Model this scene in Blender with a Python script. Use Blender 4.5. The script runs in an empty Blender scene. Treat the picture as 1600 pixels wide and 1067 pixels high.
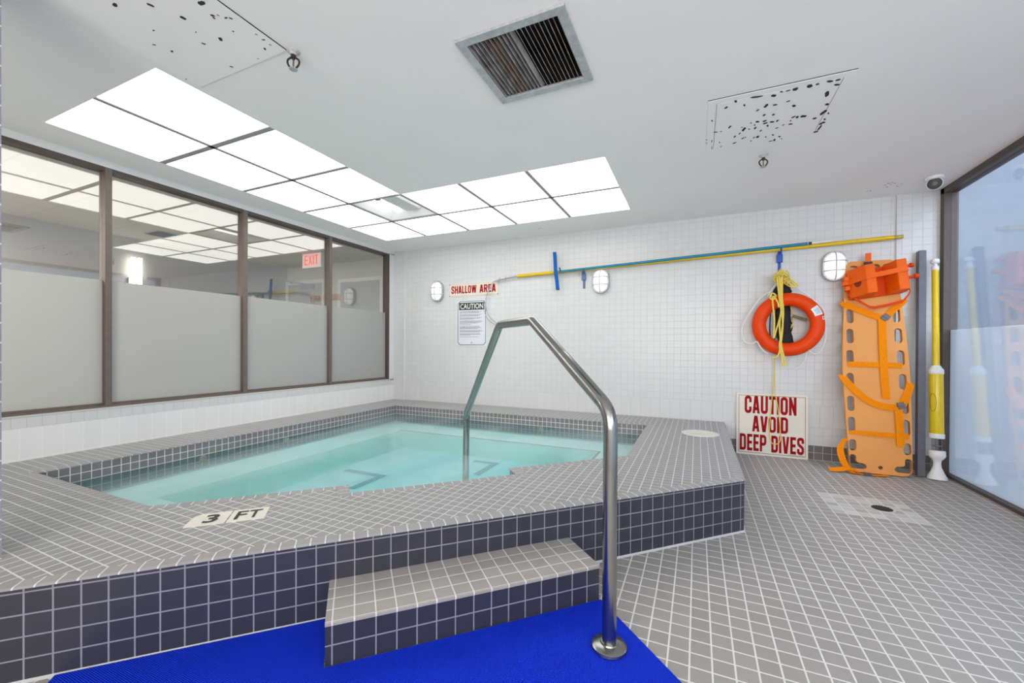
import bpy, bmesh, math, random
from mathutils import Vector, Matrix
random.seed(7)
scene = bpy.context.scene
COL = scene.collection

# ------------------------------------------------------------------ camera
TH, ROLL, PITCH = 0.422324494, 0.00520938332, -0.00465796662
FPX, CY, CAMZ = 643.742518, 545.975086, 1.09
_f = Vector((-math.sin(TH), math.cos(TH), 0)); _r = Vector((math.cos(TH), math.sin(TH), 0)); _u = Vector((0, 0, 1))
FW = _f * math.cos(PITCH) + _u * math.sin(PITCH)
_u2 = _u * math.cos(PITCH) - _f * math.sin(PITCH)
RT = _r * math.cos(ROLL) + _u2 * math.sin(ROLL)
UP = _u2 * math.cos(ROLL) - _r * math.sin(ROLL)
CAM = Vector((0, 0, CAMZ))
cd = bpy.data.cameras.new('camera'); cam = bpy.data.objects.new('camera', cd); COL.objects.link(cam)
cd.sensor_fit = 'HORIZONTAL'; cd.sensor_width = 36.0
cd.lens = FPX / 1600 * 36.0
cd.shift_y = (CY - 533.5) / 1600
cd.clip_start = 0.02; cd.clip_end = 200
m = Matrix((RT, UP, -FW)).transposed().to_4x4(); m.translation = CAM
cam.matrix_world = m
scene.camera = cam

# ------------------------------------------------------------------ world, exposure
w = bpy.data.worlds.new('world'); scene.world = w; w.use_nodes = True
bg = w.node_tree.nodes['Background']
bg.inputs['Color'].default_value = (0.78, 0.87, 1.0, 1); bg.inputs['Strength'].default_value = 6.0
vs = scene.view_settings
vs.view_transform = 'Standard'; vs.look = 'None'; vs.gamma = 1.0; vs.exposure = 0.15
try: vs.use_curve_mapping = False
except Exception: pass
PANEL_L = 2.4          # radiance of the luminous ceiling
CORRIDOR_W = 150        # added unseen fill light in the corridor behind the left windows
def area_light(name, loc, direction, sx, sy, watts, col):
    ld = bpy.data.lights.new(name, 'AREA'); ld.shape = 'RECTANGLE'; ld.size = sx; ld.size_y = sy; ld.energy = watts; ld.color = col
    lo = bpy.data.objects.new(name, ld); COL.objects.link(lo); lo.location = loc
    lo.rotation_euler = Vector(direction).to_track_quat('-Z', 'Y').to_euler(); return lo
area_light('daylight_behind', (.1, -1.97, 1.45), (0, 1, 0), 3.6, 1.6, 108, (1.0, .95, .88))   # fill light added behind the camera to even out the room
area_light('corridor_lamp', (-5.3, .2, 2.40), (0, 0, -1), .6, .6, CORRIDOR_W, (1, .97, .92))  # fill added under the corridor ceiling to brighten it and the frosted panes

# ------------------------------------------------------------------ layout constants (metres)
LX, RX, BY, CE, HD, FY = -4.13, 2.0, 4.905, 2.504, 0.312, -2.0
K0 = 2.545             # raised deck front: y = x + K0
S2 = math.sqrt(0.5)
def uv2xy(u, v): return (u - v) * S2, (u + v) * S2     # u along the diagonal front, v towards the pool

def sees(px, py, axis, val):
    "point of the photograph's pixel on the plane axis = val"
    d = FW + RT * ((px - 800) / FPX) - UP * ((py - CY) / FPX)
    return CAM + d * ((val - CAM[axis]) / d[axis])

# ------------------------------------------------------------------ mesh builder
class MB:
    def __init__(s): s.v = []; s.f = []; s.uv = []; s.mi = []
    def face(s, pts, uvs=None, mi=0):
        n = len(s.v); s.v += [tuple(p) for p in pts]; s.f.append(tuple(range(n, n + len(pts))))
        s.uv.append(uvs or [(0, 0)] * len(pts)); s.mi.append(mi)
    def grid(s, rings, closed_ring=True, cap=True, mi=0, closed_path=False):
        n0 = len(s.v); k = len(rings[0])
        for r in rings: s.v += [tuple(p) for p in r]
        N = len(rings)
        for i in range(N if closed_path else N - 1):
            a, b = n0 + i * k, n0 + ((i + 1) % N) * k
            for j in range(k if closed_ring else k - 1):
                j2 = (j + 1) % k
                s.f.append((a + j, a + j2, b + j2, b + j)); s.uv.append([(0, 0)] * 4); s.mi.append(mi)
        if cap and closed_ring and not closed_path:
            s.f.append(tuple(n0 + j for j in reversed(range(k)))); s.uv.append([(0, 0)] * k); s.mi.append(mi)
            e = n0 + (N - 1) * k
            s.f.append(tuple(e + j for j in range(k))); s.uv.append([(0, 0)] * k); s.mi.append(mi)
    def box(s, a, b, M=None, mi=0):
        x0, y0, z0 = a; x1, y1, z1 = b
        c = [(x0, y0, z0), (x1, y0, z0), (x1, y1, z0), (x0, y1, z0), (x0, y0, z1), (x1, y0, z1), (x1, y1, z1), (x0, y1, z1)]
        if M: c = [M @ Vector(p) for p in c]
        n = len(s.v); s.v += [tuple(p) for p in c]
        for f in ((0, 3, 2, 1), (4, 5, 6, 7), (0, 1, 5, 4), (1, 2, 6, 5), (2, 3, 7, 6), (3, 0, 4, 7)):
            s.f.append(tuple(n + i for i in f)); s.uv.append([(0, 0)] * 4); s.mi.append(mi)
    def prism(s, poly, fn, d0, d1, mi=0):
        "extrude a 2-D polygon; fn(a, b, d) maps to space"
        A = [fn(a, b, d0) for a, b in poly]; B = [fn(a, b, d1) for a, b in poly]
        n = len(s.v); k = len(poly); s.v += [tuple(p) for p in A] + [tuple(p) for p in B]
        s.f.append(tuple(n + i for i in reversed(range(k)))); s.uv.append([(0, 0)] * k); s.mi.append(mi)
        s.f.append(tuple(n + k + i for i in range(k))); s.uv.append([(0, 0)] * k); s.mi.append(mi)
        for i in range(k):
            j = (i + 1) % k
            s.f.append((n + i, n + j, n + k + j, n + k + i)); s.uv.append([(0, 0)] * 4); s.mi.append(mi)
    def tube(s, pts, r, n=10, closed=False, mi=0, cap=True):
        P = [Vector(p) for p in pts]; N = len(P); rings = []; ref = None
        for i in range(N):
            if closed: t = P[(i + 1) % N] - P[i - 1]
            else: t = P[min(i + 1, N - 1)] - P[max(i - 1, 0)]
            t.normalize()
            if ref is None:
                ref = Vector((0, 0, 1)) if abs(t.z) < .9 else Vector((1, 0, 0))
            a = ref - t * ref.dot(t)
            if a.length < 1e-6: a = t.orthogonal()
            a.normalize(); b = t.cross(a); ref = a
            rr = r[i] if isinstance(r, (list, tuple)) else r
            rings.append([P[i] + (a * math.cos(q) + b * math.sin(q)) * rr for q in [2 * math.pi * j / n for j in range(n)]])
        s.grid(rings, cap=cap, mi=mi, closed_path=closed)
    def lathe(s, prof, base, axis=(0, 0, 1), n=24, mi=0, sx=1.0, ref=None):
        A = Vector(axis).normalized(); r0 = Vector(ref) if ref else A.orthogonal(); r0 = (r0 - A * r0.dot(A)).normalized(); r1 = A.cross(r0)
        B = Vector(base); rings = []
        for r, h in prof:
            r = max(r, 1e-4)
            rings.append([B + A * h + (r0 * math.cos(q) * sx + r1 * math.sin(q)) * r for q in [2 * math.pi * j / n for j in range(n)]])
        s.grid(rings, mi=mi)
    def sweep(s, path, prof, closed=False, mi=0):
        "path of points, prof(i) -> ring of points"
        s.grid([prof(i) for i in range(len(path))], mi=mi, closed_path=closed)

def obj(name, mb, mat, parent=None, smooth=False, bevel=0, kind=None, angle=40, seg=2):
    me = bpy.data.meshes.new(name)
    off = parent_loc(parent)
    me.from_pydata([(a - off.x, b - off.y, c - off.z) for a, b, c in mb.v], [], mb.f)
    ul = me.uv_layers.new(name='UVMap')
    k = 0
    for uvs in mb.uv:
        for t in uvs: ul.data[k].uv = t; k += 1
    mats = mat if isinstance(mat, (list, tuple)) else [mat]
    for q in mats: me.materials.append(q)
    for p, i in zip(me.polygons, mb.mi): p.material_index = i; p.use_smooth = smooth
    bm = bmesh.new(); bm.from_mesh(me); bmesh.ops.recalc_face_normals(bm, faces=bm.faces) if bevel or smooth else None
    bm.to_mesh(me); bm.free()
    o = bpy.data.objects.new(name, me); COL.objects.link(o)
    if parent: o.parent = parent
    if bevel:
        b = o.modifiers.new('bevel', 'BEVEL'); b.width = bevel; b.segments = seg; b.limit_method = 'ANGLE'; b.angle_limit = math.radians(angle)
    if smooth:
        try: me.set_sharp_from_angle(angle=math.radians(angle))
        except Exception: pass
    if kind: o['kind'] = kind
    return o
def parent_loc(p):
    v = Vector((0, 0, 0))
    while p is not None: v = v + p.location; p = p.parent
    return v
def tag(o, label, cat, group=None):
    o['label'] = label; o['category'] = cat
    if group: o['group'] = group
    return o
def thing(name, label, cat, loc, group=None):
    o = bpy.data.objects.new(name, None); COL.objects.link(o); o.location = loc; o.empty_display_size = .1
    return tag(o, label, cat, group)
def struct(name, mb, mat, parent=None, **k): return obj(name, mb, mat, parent, kind='structure', **k)

# ------------------------------------------------------------------ materials
MATS = {}
def pmat(name, col, rough=.5, metal=0, spec=.5, coat=0, emit=None, es=0, noise=0, nscale=20, bump=0, bscale=200, alpha=None):
    if name in MATS: return MATS[name]
    m = bpy.data.materials.new(name); m.use_nodes = True; nt = m.node_tree; b = nt.nodes['Principled BSDF']
    b.inputs['Base Color'].default_value = (*col, 1); b.inputs['Roughness'].default_value = rough; b.inputs['Metallic'].default_value = metal
    b.inputs['Specular IOR Level'].default_value = spec; b.inputs['Coat Weight'].default_value = coat; b.inputs['Coat Roughness'].default_value = .06
    if emit: b.inputs['Emission Color'].default_value = (*emit, 1); b.inputs['Emission Strength'].default_value = es
    if noise or bump:
        tc = nt.nodes.new('ShaderNodeNewGeometry')
    if noise:
        n = nt.nodes.new('ShaderNodeTexNoise'); n.inputs['Scale'].default_value = nscale; n.inputs['Detail'].default_value = 4
        nt.links.new(tc.outputs['Position'], n.inputs['Vector'])
        mr = nt.nodes.new('ShaderNodeMapRange'); mr.inputs['From Min'].default_value = .3; mr.inputs['From Max'].default_value = .7
        mr.inputs['To Min'].default_value = 1 - noise; mr.inputs['To Max'].default_value = 1 + noise
        nt.links.new(n.outputs['Fac'], mr.inputs['Value'])
        mx = nt.nodes.new('ShaderNodeMix'); mx.data_type = 'RGBA'; mx.blend_type = 'MULTIPLY'; mx.inputs['Factor'].default_value = 1
        mx.inputs['A'].default_value = (*col, 1); nt.links.new(mr.outputs['Result'], mx.inputs['B']); nt.links.new(mx.outputs['Result'], b.inputs['Base Color'])
    if bump:
        n = nt.nodes.new('ShaderNodeTexNoise'); n.inputs['Scale'].default_value = bscale; n.inputs['Detail'].default_value = 3
        nt.links.new(tc.outputs['Position'], n.inputs['Vector'])
        bp = nt.nodes.new('ShaderNodeBump'); bp.inputs['Strength'].default_value = bump; bp.inputs['Distance'].default_value = .002
        nt.links.new(n.outputs['Fac'], bp.inputs['Height']); nt.links.new(bp.outputs['Normal'], b.inputs['Normal'])
    MATS[name] = m; return m

def math_node(nt, op, a, b=None):
    n = nt.nodes.new('ShaderNodeMath'); n.operation = op
    for i, q in enumerate((a, b)):
        if q is None: continue
        if isinstance(q, (int, float)): n.inputs[i].default_value = q
        else: nt.links.new(q, n.inputs[i])
    return n.outputs[0]
def tile(name, pu, pv, ou, ov, g, col, grout, rough=.4, var=.06, gv=None, spec=.5, patch=None, bump=.4, coat=0):
    "square tiles on a metric UV map: pitch, offset, grout width, colours"
    m = bpy.data.materials.new(name); m.use_nodes = True; nt = m.node_tree; b = nt.nodes['Principled BSDF']
    uv = nt.nodes.new('ShaderNodeUVMap'); sp = nt.nodes.new('ShaderNodeSeparateXYZ'); nt.links.new(uv.outputs[0], sp.inputs[0])
    def axis(o, p, off, gw):
        s = math_node(nt, 'SUBTRACT', o, off)
        d = math_node(nt, 'PINGPONG', s, p / 2)
        mr = nt.nodes.new('ShaderNodeMapRange'); mr.interpolation_type = 'SMOOTHSTEP'
        mr.inputs['From Min'].default_value = gw / 2 - .0006; mr.inputs['From Max'].default_value = gw / 2 + .0008
        nt.links.new(d, mr.inputs['Value'])
        fl = math_node(nt, 'FLOOR', math_node(nt, 'DIVIDE', s, p))
        return mr.outputs['Result'], fl
    mu, fu = axis(sp.outputs['X'], pu, ou, g); mv, fv = axis(sp.outputs['Y'], pv, ov, gv or g)
    mask = math_node(nt, 'MULTIPLY', mu, mv)
    cb = nt.nodes.new('ShaderNodeCombineXYZ'); nt.links.new(fu, cb.inputs[0]); nt.links.new(fv, cb.inputs[1])
    wn = nt.nodes.new('ShaderNodeTexWhiteNoise'); wn.noise_dimensions = '2D'; nt.links.new(cb.outputs[0], wn.inputs['Vector'])
    mr = nt.nodes.new('ShaderNodeMapRange'); mr.inputs['To Min'].default_value = 1 - var; mr.inputs['To Max'].default_value = 1 + var
    nt.links.new(wn.outputs['Value'], mr.inputs['Value'])
    def mult(a, bsock):
        x = nt.nodes.new('ShaderNodeMix'); x.data_type = 'RGBA'; x.blend_type = 'MULTIPLY'; x.inputs['Factor'].default_value = 1
        if isinstance(a, tuple): x.inputs['A'].default_value = (*a, 1)
        else: nt.links.new(a, x.inputs['A'])
        nt.links.new(bsock, x.inputs['B']); return x.outputs['Result']
    tcol = mult(col, mr.outputs['Result'])
    if patch:
        x0, x1, y0, y1, pc = patch
        inside = math_node(nt, 'MULTIPLY', math_node(nt, 'MULTIPLY', math_node(nt, 'GREATER_THAN', sp.outputs['X'], x0), math_node(nt, 'LESS_THAN', sp.outputs['X'], x1)),
                           math_node(nt, 'MULTIPLY', math_node(nt, 'GREATER_THAN', sp.outputs['Y'], y0), math_node(nt, 'LESS_THAN', sp.outputs['Y'], y1)))
        wn2 = nt.nodes.new('ShaderNodeTexWhiteNoise'); wn2.noise_dimensions = '2D'; nt.links.new(cb.outputs[0], wn2.inputs['Vector'])
        amt = nt.nodes.new('ShaderNodeMapRange'); amt.inputs['To Min'].default_value = .25; amt.inputs['To Max'].default_value = 1.0
        nt.links.new(wn2.outputs['Value'], amt.inputs['Value'])
        x = nt.nodes.new('ShaderNodeMix'); x.data_type = 'RGBA'
        nt.links.new(math_node(nt, 'MULTIPLY', inside, amt.outputs['Result']), x.inputs['Factor']); nt.links.new(tcol, x.inputs['A']); x.inputs['B'].default_value = (*pc, 1)
        tcol = x.outputs['Result']
    mx = nt.nodes.new('ShaderNodeMix'); mx.data_type = 'RGBA'; mx.inputs['A'].default_value = (*grout, 1)
    nt.links.new(mask, mx.inputs['Factor']); nt.links.new(tcol, mx.inputs['B']); nt.links.new(mx.outputs['Result'], b.inputs['Base Color'])
    rr = nt.nodes.new('ShaderNodeMapRange'); rr.inputs['To Min'].default_value = .9; rr.inputs['To Max'].default_value = rough
    nt.links.new(mask, rr.inputs['Value']); nt.links.new(rr.outputs['Result'], b.inputs['Roughness'])
    b.inputs['Specular IOR Level'].default_value = spec
    if bump:
        bp = nt.nodes.new('ShaderNodeBump'); bp.inputs['Strength'].default_value = bump; bp.inputs['Distance'].default_value = .0015
        nt.links.new(mask, bp.inputs['Height']); nt.links.new(bp.outputs['Normal'], b.inputs['Normal'])
    return m

def fresnel(nt, ior):
    "the same mirror strength from both sides of a thin pane"
    g = nt.nodes.new('ShaderNodeNewGeometry'); fr = nt.nodes.new('ShaderNodeFresnel'); mr = nt.nodes.new('ShaderNodeMapRange')
    mr.inputs['To Min'].default_value = ior; mr.inputs['To Max'].default_value = 1 / ior
    nt.links.new(g.outputs['Backfacing'], mr.inputs['Value']); nt.links.new(mr.outputs['Result'], fr.inputs[0]); return fr
def glass_mat(name, tint, ior=1.5, rough=0.0, extra=0.0):
    "thin window glass: see-through with a Fresnel mirror on it"
    m = bpy.data.materials.new(name); m.use_nodes = True; nt = m.node_tree; nt.nodes.remove(nt.nodes['Principled BSDF'])
    out = nt.nodes['Material Output']; tr = nt.nodes.new('ShaderNodeBsdfTransparent'); tr.inputs[0].default_value = (*tint, 1)
    gl = nt.nodes.new('ShaderNodeBsdfGlossy'); gl.inputs['Roughness'].default_value = rough; gl.inputs[0].default_value = (1, 1, 1, 1)
    fr = fresnel(nt, ior)
    f = math_node(nt, 'ADD', fr.outputs[0], extra)
    mx = nt.nodes.new('ShaderNodeMixShader'); nt.links.new(f, mx.inputs[0]); nt.links.new(tr.outputs[0], mx.inputs[1]); nt.links.new(gl.outputs[0], mx.inputs[2])
    nt.links.new(mx.outputs[0], out.inputs['Surface']); return m
def frost_mat(name, dif, trl, fac, ior=1.5):
    m = bpy.data.materials.new(name); m.use_nodes = True; nt = m.node_tree; nt.nodes.remove(nt.nodes['Principled BSDF'])
    out = nt.nodes['Material Output']; d = nt.nodes.new('ShaderNodeBsdfDiffuse'); d.inputs[0].default_value = (*dif, 1)
    t = nt.nodes.new('ShaderNodeBsdfTranslucent'); t.inputs[0].default_value = (*trl, 1)
    m1 = nt.nodes.new('ShaderNodeMixShader'); m1.inputs[0].default_value = fac; nt.links.new(d.outputs[0], m1.inputs[1]); nt.links.new(t.outputs[0], m1.inputs[2])
    gl = nt.nodes.new('ShaderNodeBsdfGlossy'); gl.inputs['Roughness'].default_value = .02
    fr = fresnel(nt, ior)
    mx = nt.nodes.new('ShaderNodeMixShader'); nt.links.new(fr.outputs[0], mx.inputs[0]); nt.links.new(m1.outputs[0], mx.inputs[1]); nt.links.new(gl.outputs[0], mx.inputs[2])
    nt.links.new(mx.outputs[0], out.inputs['Surface']); return m

GROUT = (.66, .66, .66)
T = .0715
m_floor = tile('floor_tile', T, T, .4119, 1.9655, .006, (.318, .298, .278), (.68, .66, .63), rough=.5, var=.05, patch=(.8409, 1.3414, 3.396, 3.825, (.56, .545, .51)))
m_deck = tile('deck_tile', .0525, .0520, -.0753, 1.0492, .0048, (.30, .295, .292), GROUT, rough=.5, var=.05)
m_cop = tile('coping_tile', .0538, 9.0, .02, -4.5, .005, (.32, .31, .31), GROUT, rough=.45, var=.05)
m_riser = tile('riser_tile', .0714, .0718, 1.7133, .291, .0048, (.033, .034, .049), (.24, .24, .28), rough=.38, var=.07)
m_tread = tile('tread_tile', .0714, .0690, 1.7133, 1.5259, .005, (.34, .32, .30), (.66, .65, .63), rough=.5, var=.05)
m_band = tile('waterline_tile', .0516, .052, 1.1459, .308, .0048, (.20, .182, .184), GROUT, rough=.3, var=.06)
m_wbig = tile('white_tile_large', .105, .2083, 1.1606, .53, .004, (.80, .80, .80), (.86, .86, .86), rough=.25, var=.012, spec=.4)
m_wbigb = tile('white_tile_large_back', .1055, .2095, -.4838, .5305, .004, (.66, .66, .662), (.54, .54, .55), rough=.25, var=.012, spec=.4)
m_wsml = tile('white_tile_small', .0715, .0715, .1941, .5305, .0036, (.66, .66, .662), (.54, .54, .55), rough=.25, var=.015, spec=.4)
m_base = tile('dark_base_tile', .0715, .0715, .1941, .145, .004, (.15, .135, .13), (.5, .5, .5), rough=.4, var=.06)
m_pillar = tile('pillar_tile', .0715, .0715, 0, .312, .006, (.27, .27, .33), GROUT, rough=.4, var=.05)
m_ceil = pmat('ceiling_paint', (.93, .912, .893), rough=.75, noise=.012, nscale=3, bump=.05, bscale=60)
m_wpaint = pmat('white_wall_paint', (.75, .75, .76), rough=.6, noise=.015, nscale=4)
m_plaster = pmat('basin_plaster', (.90, .91, .88), rough=.7, noise=.05, nscale=5)
m_nose = pmat('basin_dark_tile', (.14, .36, .46), rough=.5, noise=.1, nscale=20)
m_brown = pmat('bronze_frame', (.085, .062, .052), rough=.45, noise=.08, nscale=25)
m_brown2 = pmat('worn_bronze_frame', (.15, .115, .10), rough=.5, noise=.1, nscale=25)
m_white = pmat('white_enamel', (.82, .82, .82), rough=.4, noise=.01)
m_wplast = pmat('white_plastic', (.80, .80, .80), rough=.35, noise=.01)
m_cream = pmat('cream_plastic', (.74, .71, .63), rough=.45, noise=.03, nscale=12)
m_black = pmat('black_plastic', (.02, .02, .022), rough=.4, noise=.05)
m_dark = pmat('dark_void', (.012, .011, .011), rough=.8, noise=.1)
m_steel = pmat('stainless_steel', (.33, .325, .31), rough=.22, metal=1, noise=.06, nscale=18)
m_galv = pmat('galvanised_steel', (.52, .53, .54), rough=.5, metal=.5, noise=.14, nscale=40)
m_slat = pmat('dusty_slat', (.36, .35, .34), rough=.55, metal=.2, noise=.35, nscale=14)
m_slat2 = pmat('rusty_slat', (.30, .23, .19), rough=.6, noise=.4, nscale=18)
m_alu = pmat('aluminium', (.42, .43, .45), rough=.3, metal=.9, noise=.04)
m_brass = pmat('sprinkler_metal', (.07, .072, .058), rough=.35, metal=.7, noise=.15, nscale=60)
m_rust = pmat('rust', (.035, .022, .015), rough=.9, noise=.3, nscale=60)
m_redtxt = pmat('red_paint', (.34, .003, .006), spec=.15, rough=.6, noise=.02)
m_redtxt2 = pmat('bright_red_paint', (.46, .008, .008), spec=.15, rough=.6, noise=.02)
m_sign = pmat('cream_sign_board', (.74, .69, .60), rough=.4, noise=.02, nscale=6)
m_signw = pmat('white_sign_board', (.70, .71, .76), rough=.35, noise=.01)
m_grey = pmat('grey_ink', (.20, .20, .25), rough=.6, noise=.1, nscale=300)
m_ring = pmat('orange_buoy', (.80, .058, .002), spec=.18, rough=.4, noise=.05, nscale=15)
m_rope = pmat('yellow_rope', (.78, .60, .10), rough=.75, noise=.12, nscale=120)
m_rope2 = pmat('white_rope', (.74, .74, .72), rough=.75, noise=.05, nscale=120)
m_yellow = pmat('yellow_pole', (.74, .49, .005), rough=.3, noise=.03)
m_ypump = pmat('yellow_pump', (.76, .56, .01), rough=.2, noise=.03)
m_teal = pmat('teal_pole', (.0, .21, .34), rough=.3, noise=.05)
m_blue = pmat('blue_plastic', (.0, .07, .42), rough=.4, noise=.08)
m_blue2 = pmat('bright_blue_plastic', (.0, .10, .40), spec=.2, rough=.5, noise=.05)
m_board = pmat('orange_board', (.76, .325, .085), spec=.25, rough=.45, noise=.03, nscale=5)
m_strap = pmat('orange_webbing', (.86, .245, .0), spec=.12, rough=.7, noise=.08, nscale=90)
m_block = pmat('red_orange_foam', (.86, .125, .004), spec=.2, rough=.45, noise=.04, nscale=10)
m_block2 = pmat('red_orange_webbing', (.66, .06, .003), spec=.15, rough=.6, noise=.08, nscale=80)
m_pgrey = pmat('grey_pole', (.115, .12, .15), rough=.4, noise=.1, nscale=20)
m_bag = pmat('black_fabric', (.014, .014, .017), rough=.8, noise=.2, nscale=40)
m_wood = pmat('weathered_wood', (.20, .17, .09), rough=.7, noise=.2, nscale=60)
m_ink = pmat('blue_ink', (.52, .62, .74), rough=.6, noise=.1, nscale=90)
m_mat = pmat('blue_mat', (.004, .034, .66), spec=.12, rough=.65, noise=.05, nscale=6)
m_gwall = pmat('corridor_grey_paint', (.42, .41, .40), rough=.7, noise=.02, nscale=3)
m_bwall = pmat('corridor_beige_paint', (.58, .55, .50), rough=.7, noise=.02, nscale=3)
m_door = pmat('grey_door_paint', (.40, .41, .41), rough=.5, noise=.02, nscale=4)
m_ext = pmat('pale_outdoor_wall', (.085, .10, .122), rough=.8, noise=.03, nscale=2)
m_ctile = tile('corridor_ceiling_tile', .61, .61, 0, 0, .012, (.60, .54, .46), (.45, .41, .36), rough=.9, var=.03, bump=0)
m_cfloor = pmat('corridor_floor', (.25, .24, .23), rough=.6, noise=.05, nscale=5)
m_panel = pmat('lit_diffuser', (.9, .9, .9), rough=.6, emit=(1, .97, .925), es=PANEL_L)
m_tube = pmat('fluorescent_tube', (.9, .9, .9), rough=.4, emit=(1, 1, 1), es=PANEL_L * 1.3)
m_lens = pmat('lit_glass_lens', (.9, .9, .88), rough=.3, emit=(1, .97, .92), es=.5)
m_sconce = pmat('lit_sconce_tube', (.9, .9, .85), rough=.3, emit=(1, .95, .85), es=7)
m_exit = pmat('lit_exit_face', (.8, .55, .5), rough=.5, emit=(1, .62, .55), es=.55)
m_exitr = pmat('lit_exit_letters', (.8, .1, .06), rough=.5, emit=(1, .07, .04), es=.8)
m_gridbar = pmat('ceiling_grid_bar', (.36, .36, .36), rough=.5, noise=.05)
m_glass = glass_mat('window_glass', (.90, .91, .90), ior=1.6, extra=.09)
m_glassb = glass_mat('daylight_glass', (.88, .90, .92), ior=1.55)
m_frost = frost_mat('frosted_film', (.66, .655, .64), (.66, .655, .64), .5, ior=1.28)
m_frostb = frost_mat('daylight_frosted_film', (.70, .74, .78), (.93, .95, .97), .8)
m_clear = glass_mat('clear_tube', (.80, .82, .85), ior=1.35)

# mat weave
nt = m_mat.node_tree
uvn = nt.nodes.new('ShaderNodeUVMap'); sp = nt.nodes.new('ShaderNodeSeparateXYZ'); nt.links.new(uvn.outputs[0], sp.inputs[0])
hx = math_node(nt, 'SINE', math_node(nt, 'MULTIPLY', sp.outputs['X'], 2 * math.pi / .0075))
hy = math_node(nt, 'SINE', math_node(nt, 'MULTIPLY', sp.outputs['Y'], 2 * math.pi / .0075))
bp = nt.nodes.new('ShaderNodeBump'); bp.inputs['Strength'].default_value = .9; bp.inputs['Distance'].default_value = .002
nt.links.new(math_node(nt, 'MULTIPLY', hx, hy), bp.inputs['Height']); nt.links.new(bp.outputs['Normal'], nt.nodes['Principled BSDF'].inputs['Normal'])

# water
m_water = bpy.data.materials.new('pool_water'); m_water.use_nodes = True; nt = m_water.node_tree; nt.nodes.remove(nt.nodes['Principled BSDF'])
out = nt.nodes['Material Output']
tr = nt.nodes.new('ShaderNodeBsdfTransparent'); gl = nt.nodes.new('ShaderNodeBsdfGlossy'); gl.inputs['Roughness'].default_value = .2
fr = fresnel(nt, 1.33)
geo = nt.nodes.new('ShaderNodeNewGeometry'); nz = nt.nodes.new('ShaderNodeTexNoise'); nz.inputs['Scale'].default_value = 3.0; nz.inputs['Detail'].default_value = 2
mp = nt.nodes.new('ShaderNodeMapping'); mp.inputs['Rotation'].default_value = (0, 0, .5); mp.inputs['Scale'].default_value = (1, 2.5, 1)
nt.links.new(geo.outputs['Position'], mp.inputs[0]); nt.links.new(mp.outputs[0], nz.inputs['Vector'])
bp = nt.nodes.new('ShaderNodeBump'); bp.inputs['Strength'].default_value = .12; bp.inputs['Distance'].default_value = .02
nt.links.new(nz.outputs['Fac'], bp.inputs['Height']); nt.links.new(bp.outputs['Normal'], gl.inputs['Normal'])
df = nt.nodes.new('ShaderNodeBsdfDiffuse'); df.inputs[0].default_value = (.76, .90, .92, 1)
mxd = nt.nodes.new('ShaderNodeMixShader'); mxd.inputs[0].default_value = .3
mp2 = nt.nodes.new('ShaderNodeMapping'); mp2.inputs['Rotation'].default_value = (0, 0, .25); mp2.inputs['Scale'].default_value = (2.6, .7, 1)
nz2 = nt.nodes.new('ShaderNodeTexNoise'); nz2.inputs['Scale'].default_value = .8; nz2.inputs['Detail'].default_value = 5
nt.links.new(geo.outputs['Position'], mp2.inputs[0]); nt.links.new(mp2.outputs[0], nz2.inputs['Vector'])
mrw = nt.nodes.new('ShaderNodeMapRange'); mrw.inputs['From Min'].default_value = .35; mrw.inputs['From Max'].default_value = .68; mrw.inputs['To Min'].default_value = .10; mrw.inputs['To Max'].default_value = .34
nt.links.new(nz2.outputs['Fac'], mrw.inputs['Value']); nt.links.new(mrw.outputs['Result'], mxd.inputs[0])
nt.links.new(tr.outputs[0], mxd.inputs[1]); nt.links.new(df.outputs[0], mxd.inputs[2])
mx = nt.nodes.new('ShaderNodeMixShader'); nt.links.new(fr.outputs[0], mx.inputs[0]); nt.links.new(mxd.outputs[0], mx.inputs[1]); nt.links.new(gl.outputs[0], mx.inputs[2])
nt.links.new(mx.outputs[0], out.inputs['Surface'])
va = nt.nodes.new('ShaderNodeVolumeAbsorption'); va.inputs['Color'].default_value = (.36, .90, .91, 1); va.inputs['Density'].default_value = 1.8
nt.links.new(va.outputs[0], out.inputs['Volume'])
m_wside = bpy.data.materials.new('pool_water_side'); m_wside.use_nodes = True; nt = m_wside.node_tree; nt.nodes.remove(nt.nodes['Principled BSDF'])
tr = nt.nodes.new('ShaderNodeBsdfTransparent'); nt.links.new(tr.outputs[0], nt.nodes['Material Output'].inputs['Surface'])
va = nt.nodes.new('ShaderNodeVolumeAbsorption'); va.inputs['Color'].default_value = (.36, .90, .91, 1); va.inputs['Density'].default_value = 1.8
nt.links.new(va.outputs[0], nt.nodes['Material Output'].inputs['Volume'])

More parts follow.
